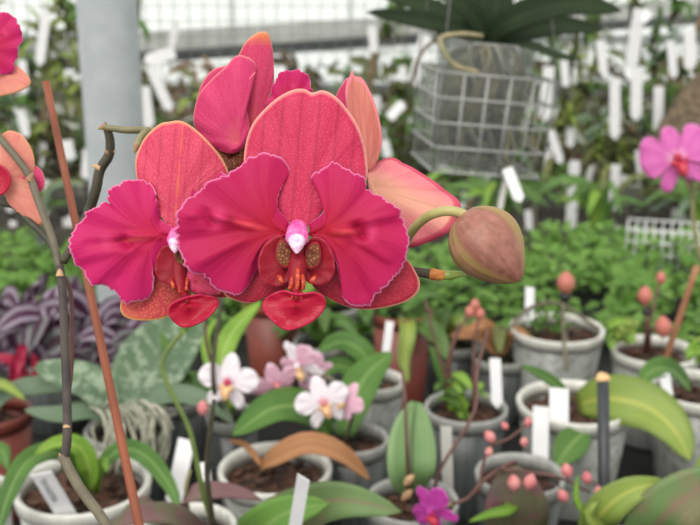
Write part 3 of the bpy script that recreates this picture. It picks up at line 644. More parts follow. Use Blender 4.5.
# ------------------------------------------------------------------ potted plants on the front bench
def dz(py, h): return depth_at_z(py, BENCH+h)
def tagstake(px0, py0, px1, py1, w, d0, d1, label, group=None, name='plant_label', ink=0, mat='label', tip=False, tilt=0):
    """flat plastic label from its top (px0,py0) to where it enters the pot (px1,py1)"""
    a, b = P(px0, py0, d0), P(px1, py1, d1); ax_ = (a-b); L_ = ax_.length; ax_.normalize()
    wd_ = w*(d0+d1)/2/F; N = (-FW + ax_*FW.dot(ax_)).normalized()
    if tilt: N = Matrix.Rotation(tilt, 3, ax_) @ N
    X = ax_.cross(N).normalized(); mb = MB(); t = .0006; pq = min(.02, L_*.15)
    pr = [(-.5, L_), (.5, L_*.985 if not tip else L_*.93), (.5, 0), (.3, -.4*pq), (0, -pq), (-.3, -.4*pq), (-.5, 0)]
    v = [b+X*x*wd_+ax_*y+N*t for x, y in pr]+[b+X*x*wd_+ax_*y-N*t for x, y in pr]; n_ = len(pr)
    mb.add(v, [tuple(range(n_)), tuple(range(2*n_-1, n_-1, -1))]+[(i, i+n_, (i+1) % n_+n_, (i+1) % n_) for i in range(n_)])
    if ink:
        o = thing(name, b, label, 'plant label', group)
        build(mb, 'strip', M[mat], o, smooth=False)
        m2 = MB()
        for k in range(ink):
            u = -.18+.2*(k % 2)+.1*(k//2)
            for q in range(9):
                yy = L_*(.9-.05*q)-.0005*R.random(); pp = b+X*u*wd_+ax_*yy+N*(t+.0002)
                m2.box(pp, wd_*R.uniform(.03, .09), L_*.03, .0002, X=X, Y=ax_, Zz=N)
        build(m2, 'pencil_writing', M['ink'], o, smooth=False)
    else:
        o = build(mb, name, M[mat], smooth=False); tag(o, label, 'plant label', group)
    return o
def pp(label, cat='potted orchid', name='potted_orchid', group=None):
    return thing(name, Vector((0, 0, 0)), label, cat, group)

# P1 front-left white pot
t = pp('white pot of brown bark with arching light green leaves, front left corner')
c1, r1, d1 = pot(t, 83, 483, 66, body='pot_white', rim='pot_rim')
D = d1
leaf(t, [(92, 492, D), (90, 470, D-.03), (80, 447, D-.04), (58, 444, D-.05), (34, 455, D-.08)], 22, 'lf_bright', fold=.4)
leaf(t, [(96, 482, D), (108, 458, D+.0), (128, 449, D), (150, 460, D-.02), (172, 490, D-.04), (180, 515, D-.05)], 21, 'lf_green', fold=.4)
leaf(t, [(84, 488, D), (62, 455, D-.03), (30, 460, D-.06), (10, 492, D-.08), (-6, 545, D-.1)], 25, 'lf_green', fold=.35)
leaf(t, [(96, 492, D), (98, 474, D-.01), (104, 462, D-.02), (107, 472, D-.03)], 14, 'lf_bright', fold=.5)
tagstake(41, 473, 72, 524, 20, D-.08, D-.04, 'white label with pencil writing leaning in the front left pot', ink=3)
# P2
t = pp('pale pot with a green leaf cut by the left edge below the brown-red pot')
c, r, D = pot(t, -24, 492, 34, body='pot_white')
leaf(t, [(-24, 490, D), (-8, 462, D-.01), (2, 450, D-.01), (8, 470, D-.03)], 20, 'lf_green')
# P3 brown red
t = pp('brown-red plastic pot at the left edge with grey-green leaves')
c, r, D = pot(t, -8, 412, 38, body='terracotta', rim='terracotta', ripple=False)
leaf(t, [(-8, 410, D), (10, 392, D), (40, 386, D), (80, 385, D+.02), (130, 380, D+.04)], 22, 'lf_grey', fold=.3)
leaf(t, [(-10, 408, D), (-20, 396, D), (0, 384, D-.02), (26, 400, D-.04)], 13, 'lf_lime')
# P4 root mass
t = pp('dark pot overflowing with tangled grey aerial roots and mottled silver leaves')
c, r, D = pot(t, 128, 428, 42, body='pot_smoke', rim='pot_rimdim')
for k in range(26):
    x = R.uniform(92, 168); x2 = x+R.uniform(-14, 14); y = R.uniform(406, 424)
    zf = D-.02-R.uniform(.02, .05)
    stem(t, [(x2, y, D-.01), (x, y+8, zf), (x+R.uniform(-6, 6), y+30, zf-.005), (x+R.uniform(-9, 9), y+R.uniform(48, 76), zf-.005)], R.uniform(1.2, 2.2), 'root', 'aerial_root', n=4, k=6)
for k in range(8):
    x = R.uniform(95, 150); stem(t, [(x, 415, D-.03), (x+12, 404+R.uniform(-4, 4), D-.04), (x+26, 414, D-.05), (x+34, 430, D-.055)], 1.8, 'root', 'aerial_root', n=4, k=6)
leaf(t, [(122, 420, D), (130, 392, D+.01), (146, 356, D+.03), (176, 318, D+.06)], 52, 'lf_mott', fold=.22, shape='oval', nrm=Z*.5-FW+RT*.3)
leaf(t, [(135, 420, D), (155, 395, D), (180, 360, D+.02), (205, 322, D+.05)], 34, 'lf_mott', fold=.3)
leaf(t, [(118, 418, D), (96, 388, D), (70, 376, D+.01), (36, 366, D+.02)], 40, 'lf_mott', fold=.2, shape='oval', nrm=Z-FW*.6)
leaf(t, [(116, 422, D), (90, 412, D-.01), (58, 416, D-.02), (24, 410, D-.03)], 26, 'lf_grey', fold=.3, nrm=Z-FW*.6)
leaf(t, [(130, 420, D), (170, 396, D-.01), (210, 404, D-.02), (235, 425, D-.03)], 26, 'lf_grey', fold=.3, nrm=Z-FW*.6)
tagstake(187, 439, 174, 500, 17, D-.08, D-.09, 'upright white label standing just right of the tangled roots')
# tradescantia
def clump(name, label, cat, cx, cy, d, rx, ry, rz, nl, lw, ll, mats, group=None, kind=None, baseh=None, seed=0, up=.5, root=None, pname=None, th=.0008, fold=.35, ny=-.5):
    rr = random.Random(seed+int(cx*7+cy)); mb = MB(); c = P(cx, cy, d)
    for k in range(nl):
        while True:
            q = Vector((rr.uniform(-1, 1), rr.uniform(-1, 1), rr.uniform(-1, 1)))
            if q.length < 1: break
        p = c+Vector((q.x*rx, q.y*ry, q.z*rz))
        dr_ = Vector((rr.gauss(0, 1)+q.x, rr.gauss(0, 1)-.4, rr.gauss(0, .6)+up)).normalized()
        l = ll*rr.uniform(.6, 1.2); mb.cur = rr.randrange(len(mats))
        mb.leaf([p-dr_*l*.5, p+Z*l*.12, p+dr_*l*.5-Z*l*.12], lw*rr.uniform(.7, 1.2), Vector((rr.gauss(0, .5), rr.gauss(0, .4)+ny, 1)), fold, n=6, cols=4)
    mats_ = [M[m] for m in mats]
    if root is not None: return build(mb, pname or 'foliage', mats_, root, root)
    o = build(mb, name, mats_); tag(o, label, cat, group, kind); return o
t = pp('striped purple and silver trailing plant with a few red leaves, left of the pole', 'trailing plant', 'wandering_plant')
c, r, D = pot(t, 52, 352, 46, h=.10, body='pot_smoke', rim='pot_rimdim')
clump('', '', '', 48, 328, D, .095, .06, .06, 62, .036, .07, ['lf_tri', 'lf_tri2', 'lf_tri'], root=t, seed=3, fold=.12, ny=-2)
clump('', '', '', 18, 366, D-.05, .03, .02, .02, 9, .018, .05, ['lf_red'], root=t, seed=4, pname='red_leaves')
t = pp('second clump of striped purple and silver trailing plant at the foot of the pole', 'trailing plant', 'wandering_plant')
c, r, D = pot(t, 118, 368, 32, h=.09, body='pot_smoke', rim='pot_rimdim')
clump('', '', '', 112, 352, D-.02, .045, .05, .045, 24, .034, .066, ['lf_tri', 'lf_tri2'], root=t, seed=5, fold=.12, ny=-2)

# P15 bottom rim
t = pp('pot with pale rim and dark purple-flushed leaf at the bottom edge left of centre')
c, r, D = pot(t, 188, 528, 48)
leaf(t, [(180, 520, D), (190, 496, D-.04), (230, 492, D-.06), (262, 500, D-.07)], 26, 'lf_purple', nrm=Z-FW*.6)
leaf(t, [(176, 520, D), (150, 505, D-.05), (118, 520, D-.08)], 30, 'lf_purple', nrm=Z-FW*.6)
stem(t, [(190, 520, D), (186, 490, D-.02), (190, 470, D-.02)], 2, 'stem_green', 'stem')
# P5
t = pp('wide pot of bark in front of the white orchid with one dried orange-brown leaf')
c, r, D = pot(t, 275, 468, 56)
leaf(t, [(262, 466, D), (276, 457, D-.02), (308, 444, D-.03), (342, 454, D-.03), (370, 480, D-.02)], 25, 'lf_brown', fold=.35, label='dried orange-brown leaf', nrm=Z*.8-FW)
leaf(t, [(262, 466, D), (246, 446, D), (228, 440, D-.01)], 7, 'lf_brown', fold=.4, label='thin dried leaf')
tagstake(204, 462, 208, 496, 10, D-.02, D-.03, 'short white label at the left rim of the wide bark pot')
# white moth orchid behind
t = pp('small white and pink moth orchid flowering above broad green leaves')
c, r, D = pot(t, 352, 438, 36, body='pot_smoke', rim='pot_rimdim')
ctr = (338, 440, D)
leaf(t, [(330, 440, D), (310, 412, D-.03), (275, 408, D-.05), (232, 436, D-.08)], 44, 'lf_green', fold=.2, nrm=Z-FW*.9+RT*.1)
leaf(t, [(345, 436, D), (352, 405, D+.02), (366, 376, D+.05), (392, 352, D+.08)], 40, 'lf_green', fold=.2)
def small_flower(root, px, py, rpx, d, mats, roll=0, lip='yellow_lip', yaw=0, pitch_=0, wide=1, center=None):
    """five-tepalled moth orchid flower; local frame turned by yaw/pitch/roll; real depth"""
    s = d/F*rpx; O = P(px, py, d)
    Rm = Matrix.Rotation(yaw, 3, 'Z') @ Matrix.Rotation(pitch_, 3, 'X')
    X = Rm @ RT; N = Rm @ (-FW); Y = N.cross(X).normalized()
    q = Matrix.Rotation(roll, 3, N); X = q @ X; Y = q @ Y
    def part(outl, mat, nm, z, cup, par):
        out = catmull([(a, b, 0) for a, b in outl], 40, True); v = []; uv = []; u2 = []; f = []; nr = 7
        for i in range(nr+1):
            tt = i/nr
            for j, p_ in enumerate(out):
                x, y = p_.x*tt, p_.y*tt; rr = math.hypot(x, y)
                v.append(O+X*x*s+Y*y*s+N*s*(z+cup*rr*rr+.04*math.sin(j*.9)*tt**3)); uv.append((j/40, tt)); u2.append((x, y))
        for i in range(nr):
            for j in range(40): f.append((i*40+j, i*40+(j+1) % 40, (i+1)*40+(j+1) % 40, (i+1)*40+j))
        m_ = MB(); m_.add(v, f, uv, u2); return build(m_, nm, M[mat], par, root, solid=.0006)
    m_ = MB(); blob(m_, O+N*s*.16, N-Y*.4, s*.34, s*.13, 12, 8); blob(m_, O-N*s*.02, N, s*.3, s*.12, 10, 6)
    fl_ = build(m_, 'flower', M[center or mats[0]], root)
    part([(-.04, -.02), (-.26, .3), (-.3, .62), (-.16, .92), (0, 1), (.16, .92), (.3, .62), (.26, .3), (.04, -.02)], mats[0], 'dorsal_sepal', -.05, -.12, fl_)
    for sg in (-1, 1):
        part([(0, -.03), (sg*.25, -.1), (sg*.52, -.34), (sg*.66, -.66), (sg*.58, -.86), (sg*.4, -.86), (sg*.16, -.62), (sg*.02, -.25)], mats[0], 'lateral_sepal', -.07, -.1, fl_)
        part([(0, .03), (sg*.2, .34), (sg*.5, .56*wide), (sg*.84, .5*wide), (sg*1.04, .22), (sg*1.0, -.08*wide), (sg*.76, -.26*wide), (sg*.4, -.22), (sg*.1, -.08)], mats[1], 'petal', 0, -.06, fl_)
    m_ = MB(); blob(m_, O+N*s*.3-Y*s*.36, -Y+N*.3, s*.52, s*.17, 12, 8)
    for sg in (-1, 1): blob(m_, O+N*s*.26-Y*s*.18+X*sg*s*.14, X*sg*.6+Y*.6+N*.3, s*.32, s*.1, 10, 6)
    build(m_, 'lip', M[lip], fl_, root); return fl_
wm = ('white_petal', 'white_petal'); bm2 = ('blush_petal', 'blush_petal'); wb = ('white_petal', 'blush_petal')
small_flower(t, 228, 382, 29, D-.06, wm, roll=-.15, center='red_lip2')
small_flower(t, 276, 384, 24, D-.03, bm2, roll=.3, yaw=.4, pitch_=.5, center='bud_red')
small_flower(t, 299, 364, 26, D-.02, wb, roll=.7, yaw=-.6, pitch_=.5)
small_flower(t, 323, 402, 27, D-.06, wm, roll=.25, yaw=.2, center='bud_red')
small_flower(t, 346, 400, 20, D-.05, bm2, roll=-.4, yaw=-.6)
small_flower(t, 314, 372, 20, D-.01, bm2, roll=1.2, yaw=.3, pitch_=.3)
stem(t, [(345, 440, D), (352, 415, D-.02), (345, 392, D-.03), (325, 376, D-.02), (298, 372, D-.01), (262, 392, D-.02), (232, 396, D-.04), (210, 404, D-.05), (203, 408, D-.05)], [2, 2, 1.6], 'stem_grey', 'flower_spike')
for a_, b2_ in (((228, 384, D-.057), (232, 396, D-.04)), ((276, 386, D-.028), (270, 388, D-.02)), ((323, 404, D-.057), (336, 386, D-.03)), ((346, 402, D-.047), (350, 405, D-.026))): stem(t, [a_, b2_], 1.4, 'stem_grey', 'pedicel')
bud(t, 203, 408, D-.05, 6, 'bud_red')
# thin dark stems in front (x~212)
t = pp('tall thin dark flower stems rising in the middle below the crimson flowers', 'orchid', 'potted_orchid')
c, r, D = pot(t, 232, 415, 26, body='pot_smoke', rim='pot_rimdim')
leaf(t, [(232, 412, D), (220, 372, D-.01), (232, 334, D), (262, 300, D+.02)], 24, 'lf_bright', fold=.3)
leaf(t, [(232, 412, D), (196, 392, D-.01), (172, 360, D), (160, 330, D)], 16, 'lf_green', fold=.3)
leaf(t, [(232, 412, D), (212, 370, D-.01), (206, 340, D), (218, 316, D)], 12, 'lf_bright', fold=.3)
stem(t, [(228, 412, D), (216, 398, D-.1), (213, 365, D-.12), (219, 318, D-.12), (223, 292, D-.12)], [2.6, 2.2], 'stem_dark', 'stem')
stem(t, [(226, 412, D), (222, 390, D-.05), (208, 350, D-.08), (204, 310, D-.08)], [2.2, 1.6], 'stem_brown', 'stem')
# foreground stems at bottom centre
t = pp('dark upright flower stems and dull leaf base at bottom edge beside the white label')
c, r, D = pot(t, 236, 566, 60)
stem(t, [(218, 560, D), (211, 510, D-.04), (207, 465, D-.06), (214, 400, D-.08)], [3.4, 3, 2.2], 'stem_dark', 'stem')
stem(t, [(226, 560, D), (205, 500, D-.03), (190, 432, D-.04), (170, 390, D-.04), (162, 366, D-.04), (168, 350, D-.04), (182, 332, D-.04)], [3, 2.4], 'stem_leafgreen', 'stem')
leaf(t, [(240, 540, D), (290, 514, D-.06), (340, 500, D-.08), (402, 512, D-.09)], 50, 'lf_round2', fold=.12, nrm=-FW+Z*.3)
leaf(t, [(246, 550, D), (262, 530, D-.07), (288, 512, D-.09), (330, 503, D-.1)], 52, 'lf_bright2', fold=.12, nrm=-FW+Z*.3)
leaf(t, [(220, 560, D), (180, 520, D-.05), (140, 516, D-.08), (104, 530, D-.1)], 34, 'lf_purple', fold=.2, nrm=Z-FW*.8)
tagstake(304, 475, 292, 545, 13, D-.14, D-.11, 'pointed white label standing between broad green leaves at the bottom edge', tip=True)

# P7, P8 ...
t = pp('clear grey pot of bark with a white label behind the pale round leaf')
c, r, D = pot(t, 374, 380, 30)
leaf(t, [(374, 378, D), (362, 352, D), (340, 342, D), (318, 352, D-.02)], 26, 'lf_green')
leaf(t, [(374, 378, D), (356, 372, D), (335, 366, D-.01), (316, 380, D-.03)], 22, 'lf_green')
tagstake(390, 321, 385, 360, 8, D, D, 'narrow white label standing in front of the reddish pot behind')
t = pp('smoky dark pot with moss and thin brown flower stems in the centre of the bench')
c, r, D = pot(t, 466, 407, 41, body='pot_smoke', rim='pot_rimdim')
for (x0, y0, x1, y1, x2, y2) in ((450, 410, 452, 350, 476, 300), (445, 410, 448, 360, 460, 322), (474, 412, 474, 350, 480, 310), (460, 412, 440, 360, 425, 300)):
    stem(t, [(x0, y0, D), (x1, y1, D-.01), (x2, y2, D-.01)], [1.8, 1.2], 'stem_brown', 'stem')
for x, y in ((475, 305), (480, 314), (470, 312)): bud(t, x, y, D-.01, 5, 'bud_pink')
clump('', '', '', 458, 392, D, .025, .02, .02, 22, .012, .03, ['lf_bg', 'lf_bright'], root=t, seed=8)
leaf(t, [(456, 408, D), (446, 382, D), (438, 364, D), (430, 345, D)], 14, 'lf_green', fold=.4)
tagstake(495, 358, 497, 402, 11, D-.03, D-.03, 'white label standing in the smoky mossy pot near the centre')
tagstake(446, 426, 448, 492, 11, D-.14, D-.13, 'dull grey label leaning against the front of the smoky pot', mat='pot_rim')
# round leaf plant
t = pp('pale round upright leaf with a thin dark stem crossing it', 'orchid')
c, r, D = pot(t, 412, 500, 46, body='pot_smoke', rim='pot_rimdim')
leaf(t, [(412, 494, D), (411, 470, D-.02), (412, 436, D-.01), (416, 402, D)], 49, 'lf_round', fold=.12, shape='oval', nrm=-FW+RT*.1, label='pale green upright round leaf')
stem(t, [(408, 490, D-.02), (407, 450, D-.035), (405, 400, D-.03), (402, 370, D-.02)], [2, 1.6], 'stem_brown', 'stem')
for x, y in ((409, 480), (407, 495)): 
    mb = MB(); blob(mb, P(x, y, D-.04), RT+UP, 14*D/F, 4*D/F, 8, 6); build(mb, 'dry_bract', M['node'], t)
# P9
t = pp('grey pot with two white labels behind the black cut cane')
c, r, D = pot(t, 574, 402, 56)
leaf(t, [(578, 404, D), (610, 398, D-.03), (648, 408, D-.05), (674, 430, D-.07), (691, 461, D-.08)], 55, 'lf_lime', fold=.12, shape='leaf', nrm=-FW+Z*.3, label='big yellow-green leaf drooping right')
leaf(t, [(585, 432, D-.055), (570, 446, D-.065), (556, 466, D-.075)], 34, 'lf_green', fold=.2)
leaf(t, [(570, 402, D), (556, 385, D-.01), (535, 372, D-.02), (520, 366, D-.03)], 14, 'lf_green', fold=.3)
tagstake(559, 388, 559, 430, 19, D-.02, D-.03, 'wide white label, right of the two in the grey pot')
tagstake(541, 406, 540, 464, 16, D-.07, D-.075, 'tall white label, left and lower of the two by the grey pot')
# P11
t = pp('grey pot with round mauve-flushed leaf and arching stem of pink buds, bottom')
c, r, D = pot(t, 520, 474, 44, body='pot_smoke', rim='pot_rimdim')
leaf(t, [(516, 545, D-.035), (516, 515, D-.06), (514, 490, D-.065), (510, 466, D-.06)], 66, 'lf_purple', fold=.1, shape='oval', nrm=-FW+Z*.2)
leaf(t, [(520, 484, D), (510, 508, D-.07), (490, 514, D-.08), (468, 522, D-.09)], 14, 'lf_bright', fold=.3)
st_ = [(510, 476, D), (516, 462, D-.05), (498, 470, D-.07), (482, 482, D-.08), (468, 498, D-.08), (452, 504, D-.08)]
stem(t, st_, [2.2, 2], 'stem_brown', 'flower_spike')
stem(t, [(500, 469, D-.07), (530, 472, D-.075), (560, 478, D-.08), (590, 492, D-.08)], [2, 1.4], 'stem_brown', 'flower_spike')
for x, y, q in ((514, 483, 6.5), (530, 482, 6.5), (567, 471, 6), (563, 496, 5.5), (587, 478, 5), (598, 491, 4)):
    bud(t, x, y, D-.085, q, 'bud_red', ang=R.uniform(60, 120)); stem(t, [(x, y, D-.083), (x-4, 474 if y < 476 else y-10, D-.078)], 1, 'stem_brown', 'pedicel')
stem(t, [(478, 494, D-.08), (488, 450, D-.08), (510, 438, D-.08), (530, 422, D-.08)], [1.8, 1.2], 'stem_brown', 'flower_spike')
for x, y, q in ((490, 437, 5.5), (505, 426, 3.5), (524, 442, 4), (528, 422, 4), (489, 452, 4)): bud(t, x, y, D-.082, q, 'bud_red', ang=R.uniform(60, 140))
stem(t, [(434, 500, D-.05), (440, 470, D-.06), (474, 412, D-.05), (477, 372, D-.04), (488, 330, D-.02)], [2, 1.6], 'stem_brown', 'stem')
# magenta flower bottom
small_flower(t, 432, 510, 27, D-.1, ('violet_petal', 'violet_petal'), roll=.9, yaw=-.7, pitch_=.3, lip='red_lip2')
stem(t, [(438, 508, D-.095), (452, 504, D-.08)], 2, 'pedicel', 'pedicel')
# black cane
c0, c9 = P(603, 380, .80), P(605, 560, .80)
mb = MB(); bot = Vector((c9.x, c9.y, 0)); e = (c9-c0).normalized(); kk = (BENCH+.03-c0.z)/e.z
ck = thing('plant_stake', c0+e*kk, 'black cane with a slanting beige cut top, standing right of centre', 'stake')
mb.tube([c0, c0+e*kk], [6.2*.8/F]*2, samp=False, k=16); build(mb, 'cane', M['black_cane'], ck)
mb = MB(); nrm_ = (e*-1-FW*.9+RT*.2).normalized(); mb.lathe(c0-e*.0015, [(.0002, .0022), (6.6*.8/F, .0016), (6.6*.8/F, -.002)], 20, axis=nrm_); build(mb, 'cut_end', M['cut_wood'], ck)['label'] = 'beige slanting cut end'
t = pp('broad green leaves filling the bottom right corner', 'potted plant', 'potted_orchid')
c, r, D = pot(t, 640, 560, 60)
mb0 = c0
leaf(t, [(590, 545, D), (600, 515, D-.04), (628, 492, D-.05), (668, 481, D-.05)], 40, 'lf_lime', fold=.15, nrm=-FW+Z*.3)
leaf(t, [(636, 560, D), (660, 520, D-.05), (694, 492, D-.06), (745, 470, D-.07)], 66, 'lf_round2', fold=.12, nrm=-FW+Z*.3)
leaf(t, [(632, 556, D), (598, 528, D-.04), (588, 512, D-.05), (600, 500, D-.05)], 20, 'lf_lime', fold=.3)
leaf(t, [(610, 540, D-.03), (579, 505, D-.04), (577, 480, D-.04), (578, 476, D-.04)], 7, 'lf_bright', fold=.3, shape='strap')
leaf(t, [(645, 556, D), (690, 520, D-.03), (705, 470, D-.02), (712, 436, D)], 30, 'lf_lime', fold=.2)
# P10, P12, P13
t = pp('large clear grey pot of moss at the back with pink-budded stem and black clip')
c, r, D = pot(t, 557, 328, 46, h=.13)
clump('', '', '', 548, 322, D, .035, .03, .008, 40, .008, .02, ['lf_bg', 'lf_green'], root=t, seed=12)
stem(t, [(566, 330, D), (567, 372, D-.12), (564, 340, D-.1), (563, 300, D-.08), (566, 284, D-.08)], [1.8, 1.6], 'stem_grey', 'stem')
bud(t, 566, 283, D-.08, 9, 'bud_pink'); mb = MB(); blob(mb, P(565, 297, D-.08), UP, 12*D/F, 6*D/F); build(mb, 'clip', M['black'], t)['label'] = 'black clip on the stem'
stem(t, [(600, 330, D), (560, 304, D+.02), (530, 308, D-.0), (508, 330, D-.05)], 2, 'stem_grey', 'stem')
tagstake(530, 287, 529, 322, 9, D+.01, D, 'white label at the back rim of the large mossy pot')
t = pp('clear grey pot of bark at the right with three round pink buds on stems')
c, r, D = pot(t, 655, 350, 42)
for x, y, q, x2 in ((645, 296, 7.5, 650), (663, 327, 8.5, 655), (661, 278, 5, 652)):
    bud(t, x, y, D-.04, q, 'bud_pink'); stem(t, [(x2-6, 352, D), (x2-4, 330, D-.04), (x, y, D-.038)], [2, 1.4], 'stem_brown', 'stem')
mb = MB(); blob(mb, P(647, 312, D-.04), UP, 10*D/F, 5*D/F); build(mb, 'clip', M['black'], t)['label'] = 'black clip on the stem'
clump('', '', '', 620, 334, D-.02, .02, .02, .02, 16, .012, .025, ['lf_bright', 'lf_lime'], root=t, seed=13)
s0, s1 = P(697, 266, D-.02), P(668, 352, D)
mb = MB(); mb.tube([s0, s1, s1+(s1-s0).normalized()*.05], [3.2*D/F, 3.6*D/F], n=4, k=8); tag(build(mb, 'plant_stake', M['cane2']), 'slanting tan cane at the right edge in the pot with pink buds', 'stake')
t = pp('grey pot with a green leaf at the right edge above the big yellow-green leaf')
c, r, D = pot(t, 700, 388, 48)
leaf(t, [(690, 388, D), (670, 370, D-.03), (650, 372, D-.05), (636, 392, D-.06)], 26, 'lf_green', fold=.3)
clump('', '', '', 704, 348, D-.02, .012, .01, .012, 8, .016, .03, ['lf_lime', 'lf_bright'], root=t, seed=14)
tagstake(664, 374, 668, 396, 12, D-.05, D-.05, 'short white tag by the leaf over the right-edge pot', tilt=.3)
# reddish pots behind
t = pp('reddish brown pot half hidden behind the lip of the main flower', 'plant pot', 'potted_plant')
c, r, D = pot(t, 272, 300, 30, h=.13, body='terracotta', rim='terracotta', fill='moss', ripple=False)
clump('', '', '', 262, 290, D, .05, .04, .03, 50, .016, .05, ['lf_bg', 'lf_bright'], root=t, seed=15)
t = pp('tall reddish brown pot behind the clear pot near the centre', 'plant pot', 'potted_plant')
c, r, D = pot(t, 402, 312, 30, h=.15, body='terracotta', rim='terracotta', fill='moss', ripple=False)
clump('', '', '', 398, 296, D, .05, .04, .03, 40, .016, .05, ['lf_bg', 'lf_green'], root=t, seed=16)
leaf(t, [(402, 310, D), (408, 330, D-.05), (404, 360, D-.06), (408, 384, D-.07)], 18, 'lf_lime', fold=.3)
leaf(t, [(402, 310, D), (422, 322, D-.03), (440, 340, D-.04), (446, 360, D-.05)], 24, 'lf_bg', fold=.2)
# more leafy small pots filling the bench behind
fill = [(330, 300, 'green leafy plant in a pot behind and right of the red lip'), (175, 392, 'leafy plant in a dark pot beside the mottled silver leaves'),
        (322, 335, 'leafy pot plant between the pink-white flowers and the reddish pots'), (452, 336, 'small leafy plant above the smoky mossy pot'), (500, 350, 'tan-leaved plant left of the large mossy pot'),
        (150, 345, 'low grey-green plant just right of the pole foot')]
for i, (x, y, lb) in enumerate(fill):
    t = thing('potted_plant', Vector((0, 0, 0)), lb, 'potted plant')
    c, r, D = pot(t, x, y+6, 28, h=.09, body='pot_smoke', rim='pot_rimdim', fill='moss')
    mats = [['lf_bg', 'lf_bright'], ['lf_grey', 'lf_green'], ['lf_bg', 'lf_green'], ['lf_bg', 'lf_lime'], ['lf_brown', 'lf_bg2']][i % 5]
    for k in range(9):
        a = k*.7+i; L_ = R.uniform(34, 58); xx = x+math.cos(a)*L_; dd_ = D+math.sin(a)*.05
        leaf(t, [(x, y+5, D), (x+math.cos(a)*L_*.4, y-R.uniform(12, 26), D+math.sin(a)*.03), (xx, y-R.uniform(-8, 18), dd_)], R.uniform(11, 20), mats[k % 2], fold=.3)
# creeping ground cover over the back of the bench
mb = MB(); rr = random.Random(5); cnt = 0
for k in range(9000):
    x = rr.uniform(-1.0, 1.0); y = rr.uniform(1.40, 1.96)
    if abs(x-cx_.x) < .09 and abs(y-cx_.y) < .1: continue
    if noise.noise(Vector((x*9, y*9, 7))) < -.22: continue
    hgt = .03+.075*(.5+.5*noise.noise(Vector((x*5, y*5, 1))))*min(1, (y-1.38)*4); p = Vector((x, y, BENCH+.014+rr.uniform(.15, 1)*hgt))
    dr_ = Vector((rr.gauss(0, 1), rr.gauss(0, 1), rr.gauss(.3, .5))).normalized(); l = rr.uniform(.014, .034)
    mb.leaf([p-dr_*l*.5, p+Z*.002, p+dr_*l*.5], l*.6, Vector((rr.gauss(0, .4), rr.gauss(0, .4)-.4, 1)), .3, n=3, cols=2)
gc = build(mb, 'ground_cover', M['lf_ground']); tag(gc, 'dense low green creeper covering the back of the bench', 'creeper', kind='stuff')

MD = lambda py: (3.05-.03)/(FW.y-UP.y*((py-262.5)/F))
# ------------------------------------------------------------------ hanging wire basket
BD = 1.06; co = P(500, 85, BD); yaw = math.radians(9)
bx = Matrix.Rotation(yaw, 3, 'Z') @ Vector((1, 0, 0)); by = Matrix.Rotation(yaw, 3, 'Z') @ Vector((0, 1, 0))
rollm = Matrix.Rotation(math.radians(5.5), 3, FW); bx = rollm @ bx; by = rollm @ by; bz = bx.cross(by).normalized()
u_ = BD/F; hb = 100*u_; w0 = 60*u_; w1 = 57*u_; zt_ = P(497, 76, BD).z; ctr = co+by*w0; ctr.z = zt_
bk = thing('hanging_basket', ctr-Z*hb, 'square galvanised wire basket hanging upper right with a clear pot inside', 'basket')
mb = MB(); wr = .0013
def bp_(ux, uy, tz): w = w0+(w1-w0)*tz; return ctr+bx*ux*w+by*uy*w-bz*hb*tz
for k in range(6):
    q = -1+2*k/5
    for a, b in (((q, -1), None), ((q, 1), None), ((-1, q), None), ((1, q), None)): mb.tube([bp_(a[0], a[1], 0), bp_(a[0], a[1], 1)], wr, samp=False, k=6)
    mb.tube([bp_(q, -1, 1), bp_(q, 1, 1)], wr, samp=False, k=6); mb.tube([bp_(-1, q, 1), bp_(1, q, 1)], wr, samp=False, k=6)
for k in range(5):
    tz = k/4; cs = [bp_(-1, -1, tz), bp_(1, -1, tz), bp_(1, 1, tz), bp_(-1, 1, tz)]
    for i in range(4): mb.tube([cs[i], cs[(i+1) % 4]], wr*1.15, samp=False, k=6)
build(mb, 'wire_cage', M['wire'], bk)
hk = Vector((ctr.x, 1.16, 1.955))
for i, (a, b) in enumerate(((-1, -1), (1, -1), (1, 1), (-1, 1))):
    mb = MB(); mb.tube([bp_(a, b, 0), Vector((ctr.x, ctr.y, 1.86))], .0009, samp=False, k=5); build(mb, 'hanger_wire', M['wire'], bk)
mb = MB(); mb.tube([Vector((ctr.x, ctr.y, 1.855)), Vector((ctr.x, ctr.y, 1.9)), Vector((ctr.x, (ctr.y+1.16)/2, 1.95)), Vector((ctr.x, 1.16, 1.972)), Vector((ctr.x, 1.18, 1.95))], .0018, k=6); build(mb, 'hook', M['wire'], bk)
gm2, n2, b2_, o2 = nodes('clear_plastic'); b2_.inputs['Base Color'].default_value = lin((170, 174, 172)); b2_.inputs['Roughness'].default_value = .15; b2_.inputs['Alpha'].default_value = .3
ht = thing('potted_orchid', Vector((ctr.x, ctr.y, ctr.z-hb)), 'orchid with backlit dark leaves in a clear pot sitting in the hanging wire basket', 'orchid')
mb = MB(); rt = w1*.90; mb.lathe(ctr-bz*(hb-.004), [(.001, 0), (rt*.86, 0), (rt*1.02, hb+.026), (rt*1.07, hb+.027), (rt*1.07, hb+.031), (rt*1.0, hb+.031), (rt*.84, .003), (.001, .003)], 48, axis=bz)
build(mb, 'pot', gm2, ht)
pc = Vector((ctr.x, ctr.y, ctr.z))
